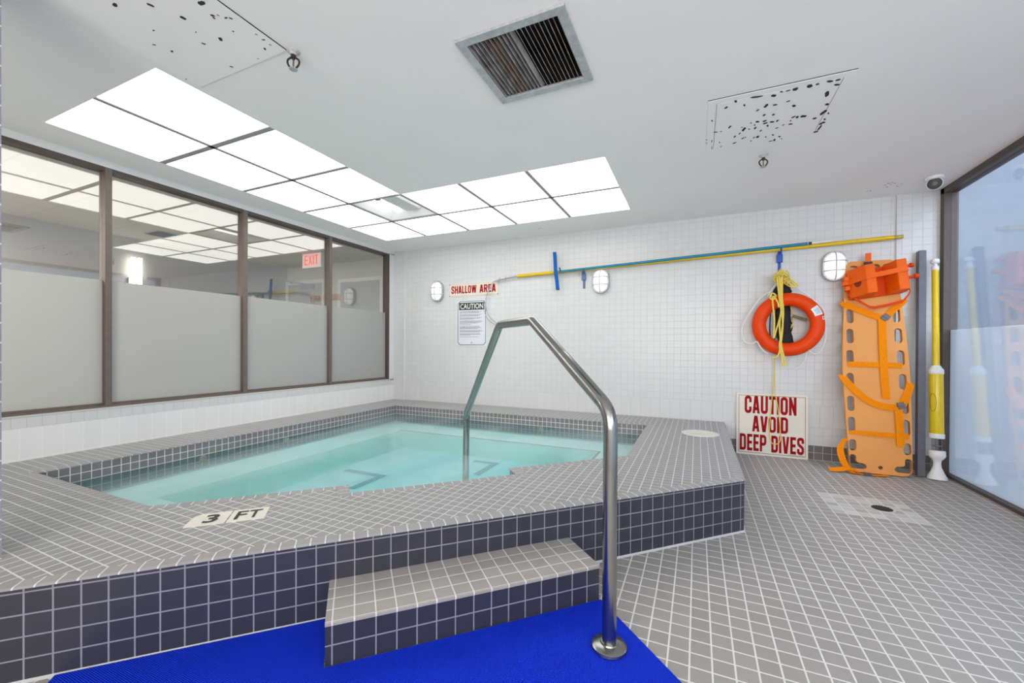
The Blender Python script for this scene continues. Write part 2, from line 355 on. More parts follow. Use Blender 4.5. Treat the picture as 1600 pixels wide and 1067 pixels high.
# ------------------------------------------------------------------ lettering
def text_polys(s, bold=.0):
    c = bpy.data.curves.new('t', 'FONT'); c.body = s; c.size = 1; c.offset = bold; c.resolution_u = 4; c.space_character = 1.0 + bold * 1.5
    o = bpy.data.objects.new('t', c); COL.objects.link(o)
    dg = bpy.context.evaluated_depsgraph_get(); me = bpy.data.meshes.new_from_object(o.evaluated_get(dg))
    V = [tuple(v.co) for v in me.vertices]; F = [tuple(p.vertices) for p in me.polygons]
    bpy.data.objects.remove(o); bpy.data.curves.remove(c); bpy.data.meshes.remove(me)
    return V, F
def letters(mb, s, O, U, V, N, x0, x1, y0, y1, bold=.03, lift=.0012, mi=0):
    "lettering fitted to the rectangle x0..x1, y0..y1 of the plane O + U x + V y"
    P, F = text_polys(s, bold)
    ax = min(p[0] for p in P); bx = max(p[0] for p in P); ay = min(p[1] for p in P); by = max(p[1] for p in P)
    O, U, V, N = Vector(O), Vector(U), Vector(V), Vector(N); n = len(mb.v)
    for p in P:
        q = O + U * (x0 + (p[0] - ax) / (bx - ax) * (x1 - x0)) + V * (y0 + (p[1] - ay) / (by - ay) * (y1 - y0)) + N * lift
        mb.v.append(tuple(q))
    for f in F: mb.f.append(tuple(n + i for i in f)); mb.uv.append([(0, 0)] * len(f)); mb.mi.append(mi)

def block_letters(mb, s, O, U, V, N, x0, x1, y0, y1, lift=.0012, sw=.175, gap=.075):
    "heavy condensed capitals drawn as strokes, fitted to a rectangle"
    h = sw / 2; a, b, c, d = h, .5 - h, h, 1 - h; r = .17
    G = {'C': [[(b, .62), (b, d), (a, d), (a, c), (b, c), (b, .38)]], 'O': [[(a, .5), (a, d), (b, d), (b, c), (a, c), (a, .5)]],
         'U': [[(a, 1), (a, c), (b, c), (b, 1)]], 'D': [[(a, 0), (a, 1)], [(a, d), (b, d), (b, c), (a, c)]],
         'A': [[(h * .9, 0), (.25 - h * .35, 1)], [(.5 - h * .9, 0), (.25 + h * .35, 1)], [(.12, .27), (.38, .27)]],
         'V': [[(h * .9, 1), (.25 - h * .35, 0)], [(.5 - h * .9, 1), (.25 + h * .35, 0)]],
         'T': [[(0, d), (.46, d)], [(.23, 0), (.23, 1)]], 'I': [[(h, 0), (h, 1)]],
         'N': [[(a, 0), (a, 1)], [(b, 0), (b, 1)], [(a, .93), (b, .07)]], 'E': [[(a, 0), (a, 1)], [(a, d), (.42, d)], [(a, .5), (.39, .5)], [(a, c), (.42, c)]],
         'P': [[(a, 0), (a, 1)], [(a, d), (b, d), (b, .44), (a, .44)]], 'R': [[(a, 0), (a, 1)], [(a, d), (b, d), (b, .5), (a, .5)], [(.27, .5), (b, 0)]],
         'S': [[(b, .66), (b, d), (a, d), (a, .60), (b, .40), (b, c), (a, c), (a, .34)]], 'H': [[(a, 0), (a, 1)], [(b, 0), (b, 1)], [(a, .5), (b, .5)]],
         'L': [[(a, 0), (a, 1)], [(a, c), (.40, c)]], 'W': [[(h * .9, 1), (.20, 0)], [(.37, 1), (.20, 0)], [(.37, 1), (.54, 0)], [(.74 - h * .9, 1), (.54, 0)]],
         'X': [[(.07, 0), (.43, 1)], [(.07, 1), (.43, 0)]]}
    wid = {'I': sw, 'W': .74, 'T': .46, 'E': .42, 'L': .40, ' ': .22}
    tot = sum(wid.get(k, .5) + gap for k in s) - gap; x = 0
    O, U, V, N = Vector(O), Vector(U), Vector(V), Vector(N)
    def put(p): return O + U * (x0 + (x + p.x) / tot * (x1 - x0)) + V * (y0 + p.y * (y1 - y0)) + N * lift
    for k in s:
        for line in G.get(k, []):
            P = fillet([(p, q, 0) for p, q in line], r, 5) if len(line) > 2 else [Vector((p, q, 0)) for p, q in line]
            n = len(P); Lf = []; Rt = []
            for i in range(n):
                t1 = (P[i] - P[i - 1]).normalized() if i else None; t2 = (P[i + 1] - P[i]).normalized() if i < n - 1 else None
                t1 = t1 or t2; t2 = t2 or t1
                n1 = Vector((-t1.y, t1.x, 0)); n2 = Vector((-t2.y, t2.x, 0)); m_ = (n1 + n2) / max(1 + n1.dot(n2), .3)
                if k in 'AVWX' and len(line) == 2 and line[0][1] != line[1][1]: m_ = Vector((1, 0, 0))
                Lf.append(P[i] + m_ * h); Rt.append(P[i] - m_ * h)
            for i in range(n - 1): mb.face([put(q) for q in (Rt[i], Rt[i + 1], Lf[i + 1], Lf[i])])
        x += wid.get(k, .5) + gap

# ------------------------------------------------------------------ 2-D helpers
def offset_poly(P, d):
    "offset a closed polygon to its left by d"
    n = len(P); R = []
    for i in range(n):
        a, b, c = Vector(P[i - 1]), Vector(P[i]), Vector(P[(i + 1) % n])
        t1 = (b - a).normalized(); t2 = (c - b).normalized(); n1 = Vector((-t1.y, t1.x)); n2 = Vector((-t2.y, t2.x))
        k = (n1 + n2) / (1 + n1.dot(n2)); R.append(tuple(b + k * d))
    return R
def fill2d(outer, holes):
    bm = bmesh.new()
    for L in [outer] + holes:
        vs_ = [bm.verts.new((x, y, 0)) for x, y in L]
        for i in range(len(vs_)): bm.edges.new((vs_[i], vs_[(i + 1) % len(vs_)]))
    bmesh.ops.triangle_fill(bm, edges=bm.edges[:], use_beauty=True, use_dissolve=False, normal=(0, 0, 1))
    bm.verts.index_update(); V = [tuple(v.co[:2]) for v in bm.verts]; F = [tuple(v.index for v in f.verts) for f in bm.faces]; bm.free()
    return V, F
def rounded(x0, y0, x1, y1, r, n=5):
    P = []
    for cx, cy, a in ((x1 - r, y1 - r, 0), (x0 + r, y1 - r, 90), (x0 + r, y0 + r, 180), (x1 - r, y0 + r, 270)):
        for i in range(n + 1):
            q = math.radians(a + 90 * i / n); P.append((cx + r * math.cos(q), cy + r * math.sin(q)))
    return P
def smooth_path(pts, n=6):
    P = [Vector(p) for p in pts]; R = []
    for i in range(len(P) - 1):
        a, b, c, d = P[max(i - 1, 0)], P[i], P[i + 1], P[min(i + 2, len(P) - 1)]
        for k in range(n):
            t = k / n
            R.append(.5 * ((2 * b) + (c - a) * t + (2 * a - 5 * b + 4 * c - d) * t * t + (3 * b - a - 3 * c + d) * t ** 3))
    R.append(P[-1]); return R
def fillet(pts, r, n=6):
    P = [Vector(p) for p in pts]; R = [P[0]]
    for i in range(1, len(P) - 1):
        a, b, c = P[i - 1], P[i], P[i + 1]; t1 = (a - b).normalized(); t2 = (c - b).normalized()
        ang = t1.angle(t2); d = min(r / math.tan(ang / 2), (a - b).length * .45, (c - b).length * .45)
        p, q = b + t1 * d, b + t2 * d
        for k in range(n + 1):
            t = k / n; R.append(p * (1 - t) ** 2 + b * 2 * t * (1 - t) + q * t * t)
    R.append(P[-1]); return R

# ================================================================== SETTING
fp = [(LX, FY), (RX + .03, FY), (RX + .03, BY), (.262, BY), (.262, .262 + K0), (LX, LX + K0)]       # the tub fills the rest
mb = MB(); V, F = fill2d(fp, [])
for f in F: mb.face([(*V[i], 0) for i in f], [V[i] for i in f]); mb.face([(*V[i], -.1) for i in reversed(f)])
struct('floor', mb, m_floor)

# ceiling with the L-shaped luminous opening, the opened cell going up higher
CW = .6305
GX = [-3.785 + CW * i for i in range(6)]            # columns from the window side
GY = [4.325 - CW * (5 - i) for i in range(6)]       # rows from the near end
L_outer = [(GX[0], GY[0]), (GX[2], GY[0]), (GX[2], GY[3]), (GX[5], GY[3]), (GX[5], GY[5]), (GX[0], GY[5])]
VX0, VX1, VY0, VY1 = -1.03, -.505, 1.625, 2.145
vent_hole = [(VX0 + .035, VY0 + .035), (VX1 - .035, VY0 + .035), (VX1 - .035, VY1 - .035), (VX0 + .035, VY1 - .035)]
V, F = fill2d([(LX, FY), (RX + .05, FY), (RX + .05, BY + .02), (LX, BY + .02)], [L_outer, vent_hole])
mb = MB()
for f in F: mb.face([(V[i][0], V[i][1], CE) for i in f])
for i in range(6):
    a, b = L_outer[i], L_outer[(i + 1) % 6]; mb.face([(*a, CE), (*b, CE), (*b, CE + .03), (*a, CE + .03)])
mb.face([(LX - .2, FY, CE + .35), (RX + .05, FY, CE + .35), (RX + .05, BY + .1, CE + .35), (LX - .2, BY + .1, CE + .35)])
struct('ceiling', mb, m_ceil)

mb = MB()
_rs = random.Random(5)
for px_, py_ in [(1355, 299), (1360, 298), (1383, 289), (1388, 286), (1392, 288), (1398, 286), (1403, 287), (1409, 287), (1386, 292), (1394, 285), (1402, 291), (1381, 293)]:
    p = sees(px_, py_, 2, CE); a = _rs.uniform(.004, .012); mb.face([(p.x - a, p.y, CE - .0004), (p.x, p.y - a * .7, CE - .0004), (p.x + a, p.y + a * .3, CE - .0004), (p.x + a * .2, p.y + a * .8, CE - .0004)])
p = sees(843, 357, 2, CE); mb.face([(p.x - .03, p.y + .02, CE - .0004), (p.x - .027, p.y + .024, CE - .0004), (p.x + .03, p.y - .02, CE - .0004), (p.x + .027, p.y - .024, CE - .0004)])
obj('paint_chips', mb, pmat('bare_plaster', (.16, .15, .14), rough=.9, noise=.2, nscale=80), bpy.data.objects['ceiling'], kind='stuff')

# back wall in tile courses
def strip(mb, x0, x1, y, z0, z1, mi): mb.face([(x0, y, z0), (x1, y, z0), (x1, y, z1), (x0, y, z1)], [(x0, z0), (x1, z0), (x1, z1), (x0, z1)], mi)
mb = MB()
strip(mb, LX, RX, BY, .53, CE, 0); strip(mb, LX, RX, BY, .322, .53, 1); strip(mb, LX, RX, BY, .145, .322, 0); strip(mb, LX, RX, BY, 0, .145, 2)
mb.box((LX, BY + .005, 0), (RX, BY + .1, CE), mi=3)
for x0, x1 in ((LX, -3.94), (1.658, RX)):            # shallow corner pilasters
    yp = BY - .022
    strip(mb, x0, x1, yp, .53, CE, 0); strip(mb, x0, x1, yp, .322, .53, 1); strip(mb, x0, x1, yp, .145, .322, 0); strip(mb, x0, x1, yp, 0, .145, 2)
    xe = x1 if x0 == LX else x0
    mb.face([(xe, yp, 0), (xe, BY, 0), (xe, BY, CE), (xe, yp, CE)], None, 3)
struct('wall_back', mb, [m_wsml, m_wbigb, m_base, m_wpaint])

# left wall below and above the windows
def ystrip(mb, x, y0, y1, z0, z1, mi): mb.face([(x, y1, z0), (x, y0, z0), (x, y0, z1), (x, y1, z1)], [(y1, z0), (y0, z0), (y0, z1), (y1, z1)], mi)
ZS, ZT = .614, 2.452
mb = MB()
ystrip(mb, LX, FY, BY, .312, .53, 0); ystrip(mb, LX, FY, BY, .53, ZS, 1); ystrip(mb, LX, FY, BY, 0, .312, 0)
mb.box((LX - .14, FY, 0), (LX - .003, BY, ZS - .002), mi=2)
mb.box((LX - .14, FY, ZT), (LX, BY + .02, CE + .05), mi=2)
mb.box((LX - .14, 4.785, ZS - .01), (LX, BY + .02, ZT + .01), mi=2)
mb.box((LX - .14, FY, ZS - .01), (LX, .53, ZT + .01), mi=2)
struct('wall_left', mb, [m_wbig, m_wsml, m_wpaint])
mb = MB(); mb.box((LX - .02, .53, ZS - .004), (LX + .004, 4.785, ZS + .002)); struct('trim_1', mb, m_cream)

mb = MB(); mb.box((LX - 2.6, FY - .1, -.1), (RX + .05, FY, CE + .02)); struct('wall_front', mb, m_wpaint)

wn = bpy.data.objects.new('window_7', None); COL.objects.link(wn); wn['kind'] = 'structure'; wn.location = (.1, FY, .65)     # frame added round the unseen fill light behind the camera
mb = MB()
for a, b in (((-1.76, .60), (1.96, .65)), ((-1.76, 2.25), (1.96, 2.30)), ((-1.76, .65), (-1.70, 2.25)), ((1.90, .65), (1.96, 2.25)), ((-.52, .65), (-.48, 2.25)), ((.68, .65), (.72, 2.25))): mb.box((a[0], FY + .0005, a[1]), (b[0], FY + .05, b[1]))
obj('window_frame', mb, m_brown, wn, bevel=.003)

# left windows: four panes in a bronze frame
posts = [(.53, .575), (1.597, 1.639), (2.648, 2.691), (3.702, 3.742), (4.742, 4.782)]
GXL = LX - .045
names = ['trim_2', 'trim_3', 'trim_4', 'trim_5', 'trim_6']
for (a, b), nm in zip(posts, names):
    mb = MB(); mb.box((LX - .085, a, ZS + .002), (LX + .004, b, ZT)); struct(nm, mb, m_brown2 if a < 4 else m_brown, bevel=.002)
for i in range(4):
    y0, y1 = posts[i][1], posts[i + 1][0]
    wn = bpy.data.objects.new('window_%d' % (i + 1), None); COL.objects.link(wn); wn['kind'] = 'structure'; wn.location = (GXL, (y0 + y1) / 2, ZS)
    mb = MB(); mb.box((LX - .085, y0, ZS + .002), (LX + .002, y1, ZS + .018)); mb.box((LX - .07, y0, ZS + .018), (LX - .02, y1, ZS + .034)); obj('bottom_rail', mb, m_brown2, wn, bevel=.001)
    mb = MB(); mb.box((LX - .085, y0, ZT - .03), (LX + .002, y1, ZT)); obj('top_rail', mb, m_brown, wn, bevel=.001)
    mb = MB(); mb.box((GXL - .003, y0, ZS + .034), (GXL + .003, y1, ZT - .03)); obj('glass_pane', mb, m_glass, wn)
    mb = MB(); mb.box((GXL + .0035, y0, ZS + .034), (GXL + .0055, y1, 1.592)); obj('frosted_film', mb, m_frost, wn)

# right glass wall
mb = MB(); mb.box((RX - .045, FY, 0), (RX + .05, BY - .022, .024)); mb.box((RX - .045, FY, CE - .05), (RX + .05, BY - .022, CE + .02))
mb.box((RX - .045, BY - .085, .0), (RX + .05, BY - .023, CE)); mb.box((RX - .045, 1.9, .02), (RX + .05, 1.96, CE - .05)); mb.box((RX - .045, FY, .02), (RX + .05, FY + .06, CE - .05))
struct('trim_7', mb, m_brown, bevel=.002)
for i, (y0, y1) in enumerate(((1.96, BY - .085), (FY + .06, 1.9))):
    wn = bpy.data.objects.new('window_%d' % (i + 5), None); COL.objects.link(wn); wn['kind'] = 'structure'; wn.location = (RX, (y0 + y1) / 2, 0)
    mb = MB(); mb.box((RX - .003, y0, .024), (RX + .003, y1, CE - .05)); obj('glass_pane', mb, m_glassb, wn)
    mb = MB(); mb.box((RX + .0035, y0, .024), (RX + .0055, y1, 1.262)); obj('frosted_film', mb, m_frostb, wn)
# outdoors beyond the right glass
mb = MB(); mb.box((RX + .06, FY, -.1), (RX + 5.0, 22, -.01)); struct('floor_outside', mb, m_ext)
mb = MB(); mb.box((RX + 5.0, FY, -.1), (RX + 5.15, 22, 7.0)); mb.box((RX + .1, 22, -.1), (RX + 5.15, 22.15, 7.0)); struct('wall_outside', mb, m_ext)

# tiled pillar at the left edge of the view
mb = MB(); px0, px1, py0, py1 = -2.50, -2.305, .41, .605
def pf(pts, uvs): mb.face(pts, uvs)
for (xa, ya, xb, yb) in ((px0, py0, px1, py0), (px1, py0, px1, py1), (px1, py1, px0, py1), (px0, py1, px0, py0)):
    L = math.hypot(xb - xa, yb - ya); pf([(xa, ya, HD), (xb, yb, HD), (xb, yb, CE), (xa, ya, CE)], [(.0357, HD), (.0357 + L, HD), (.0357 + L, CE), (.0357, CE)])
struct('trim_8', mb, m_pillar)

# corridor behind the left windows
CXW, CEZ, CY1 = -6.42, 2.425, 4.87
mb = MB(); mb.box((CXW - .1, FY, 0), (CXW, CY1, CEZ + .05)); struct('wall_corridor_side', mb, m_gwall)
mb = MB(); mb.box((CXW - .1, CY1, 0), (LX - .14, CY1 + .1, CEZ + .05)); struct('wall_corridor_end', mb, m_bwall)
mb = MB(); mb.box((CXW, FY, CEZ + .002), (LX - .088, CY1, CEZ + .1)); mb.face([(CXW, FY, CEZ), (LX - .14, FY, CEZ), (LX - .14, CY1, CEZ), (CXW, CY1, CEZ)], [(CXW, FY), (LX - .14, FY), (LX - .14, CY1), (CXW, CY1)]); struct('ceiling_corridor', mb, m_ctile)
mb = MB(); mb.face([(CXW, FY, 0), (LX - .14, FY, 0), (LX - .14, CY1, 0), (CXW, CY1, 0)]); struct('floor_corridor', mb, m_cfloor)
for nm, x0, x1, zt in (('door_1', -6.36, -5.56, 2.13), ('door_2', -5.16, -4.36, 2.10)):
    d = bpy.data.objects.new(nm, None); COL.objects.link(d); d['kind'] = 'structure'; d.location = ((x0 + x1) / 2, CY1, 0)
    mb = MB(); mb.box((x0, CY1 - .02, 0), (x1, CY1 - .001, zt)); obj('door_leaf', mb, m_door, d, bevel=.002)
    mb = MB(); mb.box((x0 - .06, CY1 - .035, 0), (x0, CY1 - .001, zt + .06)); mb.box((x1, CY1 - .035, 0), (x1 + .06, CY1 - .001, zt + .06)); mb.box((x0, CY1 - .035, zt), (x1, CY1 - .001, zt + .06)); obj('door_frame', mb, m_wpaint, d, bevel=.003)
    if nm == 'door_1':
        mb = MB(); mb.box((x0 + .35, CY1 - .075, zt - .10), (x0 + .62, CY1 - .02, zt - .03)); mb.tube([(x0 + .5, CY1 - .05, zt - .02), (x0 + .3, CY1 - .25, zt + .02), (x0 + .1, CY1 - .04, zt + .03)], .012, 6)
        obj('door_closer', mb, m_alu, d, bevel=.004)

# ================================================================== HOT TUB
XR = .262
pool = [(-3.67, 1.10), (-2.42, 1.10)]
pool = [(-3.67, 1.10), (1.10 - 3.52, 1.10), uv2xy(-.035, 3.52 * S2), uv2xy(-.035, 3.33 * S2), uv2xy(.935, 3.33 * S2), uv2xy(.935, 3.52 * S2), (-.457, -.457 + 3.52), (-.457, 4.385), (-3.67, 4.385)]
tub = thing('hot_tub', 'sunken hot tub in a raised deck of small grey tiles with dark tiled front', 'hot tub', (-1.9, 2.4, 0))
deck_out = [(LX, LX + K0), (XR, XR + K0), (XR, BY)]
# field of the deck, inside the coping strips
cw = .05
fo = [(LX, LX + K0 + cw / S2), (XR - cw, XR - cw + K0 + cw / S2), (XR - cw, BY), (-3.939, BY), (-3.939, BY - .0225), (LX, BY - .0225)]
V, F = fill2d(fo, [offset_poly(pool, -cw)])
mb = MB()
for f in F: mb.face([(V[i][0], V[i][1], HD) for i in f], [(V[i][0], V[i][1]) for i in f])
obj('deck', mb, m_deck, tub)
def coping_strip(mb, P, closed, sgn, u0=0):
    "bullnose course along an edge; the body lies to the left for sgn = 1"
    prof = [(cw, HD), (.003, HD), (-.002, HD - .0012), (-.0055, HD - .0035), (-.0055, HD - .0075), (.002, HD - .009)]
    n = len(P); loops = []
    if closed: loops = [offset_poly(P, sgn * d) for d, z in prof]
    else:
        for d, z in prof:
            R = []
            for i in range(n):
                t1 = (Vector(P[i]) - Vector(P[i - 1])).normalized() if i else None; t2 = (Vector(P[i + 1]) - Vector(P[i])).normalized() if i < n - 1 else None
                if t1 is None: t1 = t2
                if t2 is None: t2 = t1
                n1 = Vector((-t1.y, t1.x)); n2 = Vector((-t2.y, t2.x)); R.append(tuple(Vector(P[i]) + (n1 + n2) / (1 + n1.dot(n2)) * d * sgn))
            loops.append(R)
    for i in range(n if closed else n - 1):
        j = (i + 1) % n; A, B = Vector(P[i]), Vector(P[j]); t = (B - A).normalized()
        for k in range(len(prof) - 1):
            q = [loops[k][i], loops[k][j], loops[k + 1][j], loops[k + 1][i]]; zz = [prof[k][1], prof[k][1], prof[k + 1][1], prof[k + 1][1]]
            us = [u0 + (Vector(c) - A).dot(t) for c in q]
            mb.face([(c[0], c[1], z) for c, z in zip(q, zz)], [(u, prof[k][0] if e < 2 else prof[k + 1][0]) for e, u in enumerate(us)])
mb = MB(); coping_strip(mb, deck_out[:3], False, 1, .017); coping_strip(mb, pool, True, -1)
obj('coping', mb, m_cop, tub)
# front riser and side
mb = MB()
(ax, ay), (bx, by) = deck_out[0], deck_out[1]
ua, ub = (ax + ay) * S2, (bx + by) * S2
mb.face([(ax, ay, 0), (bx, by, 0), (bx, by, HD - .006), (ax, ay, HD - .006)], [(ua, 0), (ub, 0), (ub, HD - .006), (ua, HD - .006)])
mb.face([(XR, by, 0), (XR, BY, 0), (XR, BY, HD - .006), (XR, by, HD - .006)], [(by, 0), (BY, 0), (BY, HD - .006), (by, HD - .006)])
obj('riser', mb, m_riser, tub)
# grout fillet at the foot of the riser
mb = MB(); nx, ny = S2, -S2
mb.face([(ax + nx * .007, ay + ny * .007, .0005), (bx + .007, by + ny * .007 - .003, .0005), (bx, by, .008), (ax, ay, .008)]); obj('grout_bead', mb, pmat('white_grout', (.5, .5, .5), rough=.9, noise=.05), tub)
# waterline tile band
mb = MB(); n = len(pool)
for i in range(n):
    a, b = pool[i], pool[(i + 1) % n]; L = math.hypot(b[0] - a[0], b[1] - a[1]); u0 = a[1] if i == n - 1 else 0
    if i == n - 1: uu = (a[1], b[1])
    elif i == n - 2: uu = (a[0], b[0])
    else: uu = (0, L)
    mb.face([(*a, .10), (*b, .10), (*b, HD - .005), (*a, HD - .005)], [(uu[0], .10), (uu[1], .10), (uu[1], HD - .005), (uu[0], HD - .005)])
obj('waterline_band', mb, m_band, tub)
# basin: walls, bench, well, floor
P5 = [(-3.67, 1.10), (1.10 - 3.52, 1.10), (-.457, -.457 + 3.52), (-.457, 4.385), (-3.67, 4.385)]
inner = offset_poly(P5, .42); ZB, ZF = .085, -.03
mb = MB()
for i in range(n): a, b = pool[i], pool[(i + 1) % n]; mb.face([(*a, ZB), (*b, ZB), (*b, .102), (*a, .102)])
V, F = fill2d(pool, [inner])
for f in F: mb.face([(V[i][0], V[i][1], ZB) for i in f])
obj('bench', mb, m_plaster, tub)
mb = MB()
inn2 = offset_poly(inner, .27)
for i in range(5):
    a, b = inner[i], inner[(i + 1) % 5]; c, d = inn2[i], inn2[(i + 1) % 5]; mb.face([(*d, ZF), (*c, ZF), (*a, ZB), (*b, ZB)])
obj('basin_slope', mb, pmat('sea_green_plaster', (.46, .66, .59), rough=.7, noise=.05, nscale=5), tub)  # the slope's darker green shade under water is put into its colour
mb = MB(); mb.face([(*p, ZF) for p in inn2]); obj('basin_floor', mb, pmat('pale_blue_plaster', (.74, .78, .80), rough=.7, noise=.05, nscale=5), tub)
mb = MB()                                             # dark nosing along the bench at the back and right
e0 = offset_poly(P5, .385); e1 = offset_poly(P5, .412)
for i in (2, 3):
    mb.face([(*e0[i], ZB + .002), (*e0[i + 1], ZB + .002), (*e1[i + 1], ZB + .002), (*e1[i], ZB + .002)])
obj('bench_nosing', mb, pmat('bench_nosing_tile', (.22, .25, .24), rough=.5, noise=.1), tub)
for cx_, cy_, lx_, ly_ in ((-1.73, 3.58, .27, .42), (-2.45, 2.82, .45, .38)):      # dark marker tiles on the basin floor
    z = ZF + .003; t = .065; mb = MB()
    mb.face([(cx_ - lx_, cy_ - t, z), (cx_, cy_ - t, z), (cx_, cy_, z), (cx_ - lx_, cy_, z)]); mb.face([(cx_ - t, cy_ - ly_, z), (cx_, cy_ - ly_, z), (cx_, cy_ - t, z), (cx_ - t, cy_ - t, z)])
    obj('floor_marking', mb, m_nose, tub)

for px_, py_, ax_i in ((317, 722, 0), (447, 694, 0), (846, 672, 1)):      # small wall fittings at the waterline
    p = sees(px_, py_, ax_i, -3.67 if ax_i == 0 else 4.385); nrm = (1, 0, 0) if ax_i == 0 else (0, -1, 0); p.z = .172
    mb = MB(); mb.lathe([(.028, .0005), (.028, .006), (.016, .010), (.014, .006), (.0, .005)], p, axis=nrm, n=18); o = obj('water_jet', mb, pmat('jet_fitting', (.30, .27, .18), rough=.5, noise=.1), tub)
# water body
mb = MB(); ZW = .203; wp = offset_poly(pool, .0015)
mb.face([(*p, ZW) for p in wp], None, 0)
mb.face([(*p, ZF - .003) for p in reversed(wp)], None, 1)
for i in range(n): a, b = wp[i], wp[(i + 1) % n]; mb.face([(*a, ZF - .003), (*b, ZF - .003), (*b, ZW), (*a, ZW)], None, 1)
o = obj('water', mb, [m_water, m_wside], kind='stuff'); tag(o, 'clear turquoise water filling the hot tub', 'water')

# step in front
st = thing('tiled_step', 'low grey tiled step standing on the blue mat against the tub front', 'step', (-.85, 1.4, 0))
UA, UB, VF, VB, HS = -.094, .988, 2.158 * S2, K0 * S2 - .001, .153
def dg(u, v, z): x, y = uv2xy(u, v); return (x, y, z)
mb = MB(); mb.face([dg(UA, VF, HS), dg(UB, VF, HS), dg(UB, VB, HS), dg(UA, VB, HS)], [(UA, VF), (UB, VF), (UB, VB), (UA, VB)])
mb.face([dg(UA, VF - .006, HS - .003), dg(UB, VF - .006, HS - .003), dg(UB, VF, HS), dg(UA, VF, HS)], [(UA, VF + .02), (UB, VF + .02), (UB, VF + .03), (UA, VF + .03)])
mb.face([dg(UA, VF - .006, HS - .012), dg(UB, VF - .006, HS - .012), dg(UB, VF - .006, HS - .003), dg(UA, VF - .006, HS - .003)], [(UA, VF + .02), (UB, VF + .02), (UB, VF + .03), (UA, VF + .03)])
obj('tread', mb, m_tread, st)
mb = MB()
for a, b, c, d in (((UA, VF), (UB, VF), UA, UB), ((UB, VF), (UB, VB), VF, VB), ((UA, VB), (UA, VF), VB, VF)):
    mb.face([dg(*a, 0), dg(*b, 0), dg(*b, HS - .006), dg(*a, HS - .006)], [(c, .004), (d, .004), (d, HS - .002), (c, HS - .002)])
obj('step_riser', mb, m_riser, st)

# blue mat (notched round the step)
mb = MB()
poly = [(-.92, K0 * S2 - .004), (-.92, .9), (.992, .9), (.992, 1.515), (UA - .004, 1.515), (UA - .004, K0 * S2 - .004)]
poly = [(-.92, .95), (.992, .95), (.992, VF - .008), (UA - .004, VF - .008), (UA - .004, K0 * S2 - .008), (-.92, K0 * S2 - .008)]
A = [dg(u, v, .007) for u, v in poly]; mb.face(A, poly)
for i in range(6):
    a, b = poly[i], poly[(i + 1) % 6]; mb.face([dg(*a, .0005), dg(*b, .0005), dg(*b, .007), dg(*a, .007)], [a, b, b, a])
tag(obj('floor_mat', mb, m_mat), 'bright blue woven rubber mat on the floor in front of the tub', 'mat')

# depth marker 3 FT
dm = thing('depth_marker', 'cream depth marker tiles reading 3 FT set in the grey deck', 'sign', (*uv2xy(-.53, 2.2), HD))
for nm, u0, u1, chip in (('three', -.687, -.537, 1), ('ft', -.531, -.384, 0)):
    mb = MB(); pl = [(u0 + (.0), 2.137), (u1, 2.137), (u1, 2.279), (u0 + (.03 if chip else 0), 2.279)]
    if chip: pl += [(u0 + .008, 2.255), (u0 + .002, 2.22)]
    mb.prism(pl, lambda a, b, d: dg(a, b, HD + d), 0, .002); tl = obj('marker_tile', mb, m_cream, dm)
    mb = MB(); O = Vector(dg(u0, 2.137, HD + .002)); U = Vector((S2, S2, 0)); Vv = Vector((-S2, S2, 0))
    if chip: letters(mb, '3', O, U, Vv, (0, 0, 1), .058, .112, .022, .118, bold=.03)
    else:
        letters(mb, 'F', O, U, Vv, (0, 0, 1), .022, .066, .022, .118, bold=.02); letters(mb, 'T', O, U, Vv, (0, 0, 1), .072, .124, .022, .118, bold=.02)
    obj('lettering', mb, m_black, tl)

# skimmer lid
mb = MB(); mb.lathe([(.0, .004), (.012, .004), (.014, .0055), (.14, .0055), (.155, .004), (.158, 0)], (.03, 4.145, HD + .0005), n=40)
tag(obj('skimmer_lid', mb, m_cream, smooth=True), 'round cream skimmer lid set in the grey deck near the back wall', 'lid')

# handrail
def hr(q, z): return (-.283 - q, 1.5 + q, z)
path = fillet([hr(0, .008), hr(0, .862), hr(.502, 1.2315), hr(.868, 1.2345), hr(1.452, .545), hr(1.468, -.028)], .11, 8)
hd_ = thing('handrail', 'bent stainless steel grab rail rising from the blue mat and dropping into the tub water', 'handrail', (-.283, 1.5, .007))
mb = MB(); mb.tube(path, .0258, 18); obj('rail', mb, m_steel, hd_, smooth=True)
mb = MB(); a, b = Vector(hr(.26, .862 + .26 / .502 * .3695)), Vector(hr(.045, .862 + .045 / .502 * .3695)); mb.tube([a, a.lerp(b, .02), a.lerp(b, .5), b], [.0258, .0272, .0272, .0262], 18); obj('weld_sleeve', mb, m_steel, hd_, smooth=True)
mb = MB(); mb.lathe([(.062, 0), (.064, .004), (.062, .012), (.054, .017), (.032, .020), (.030, .024), (.028, .024)], hr(0, .0072), n=36); obj('floor_flange', mb, m_steel, hd_, smooth=True)

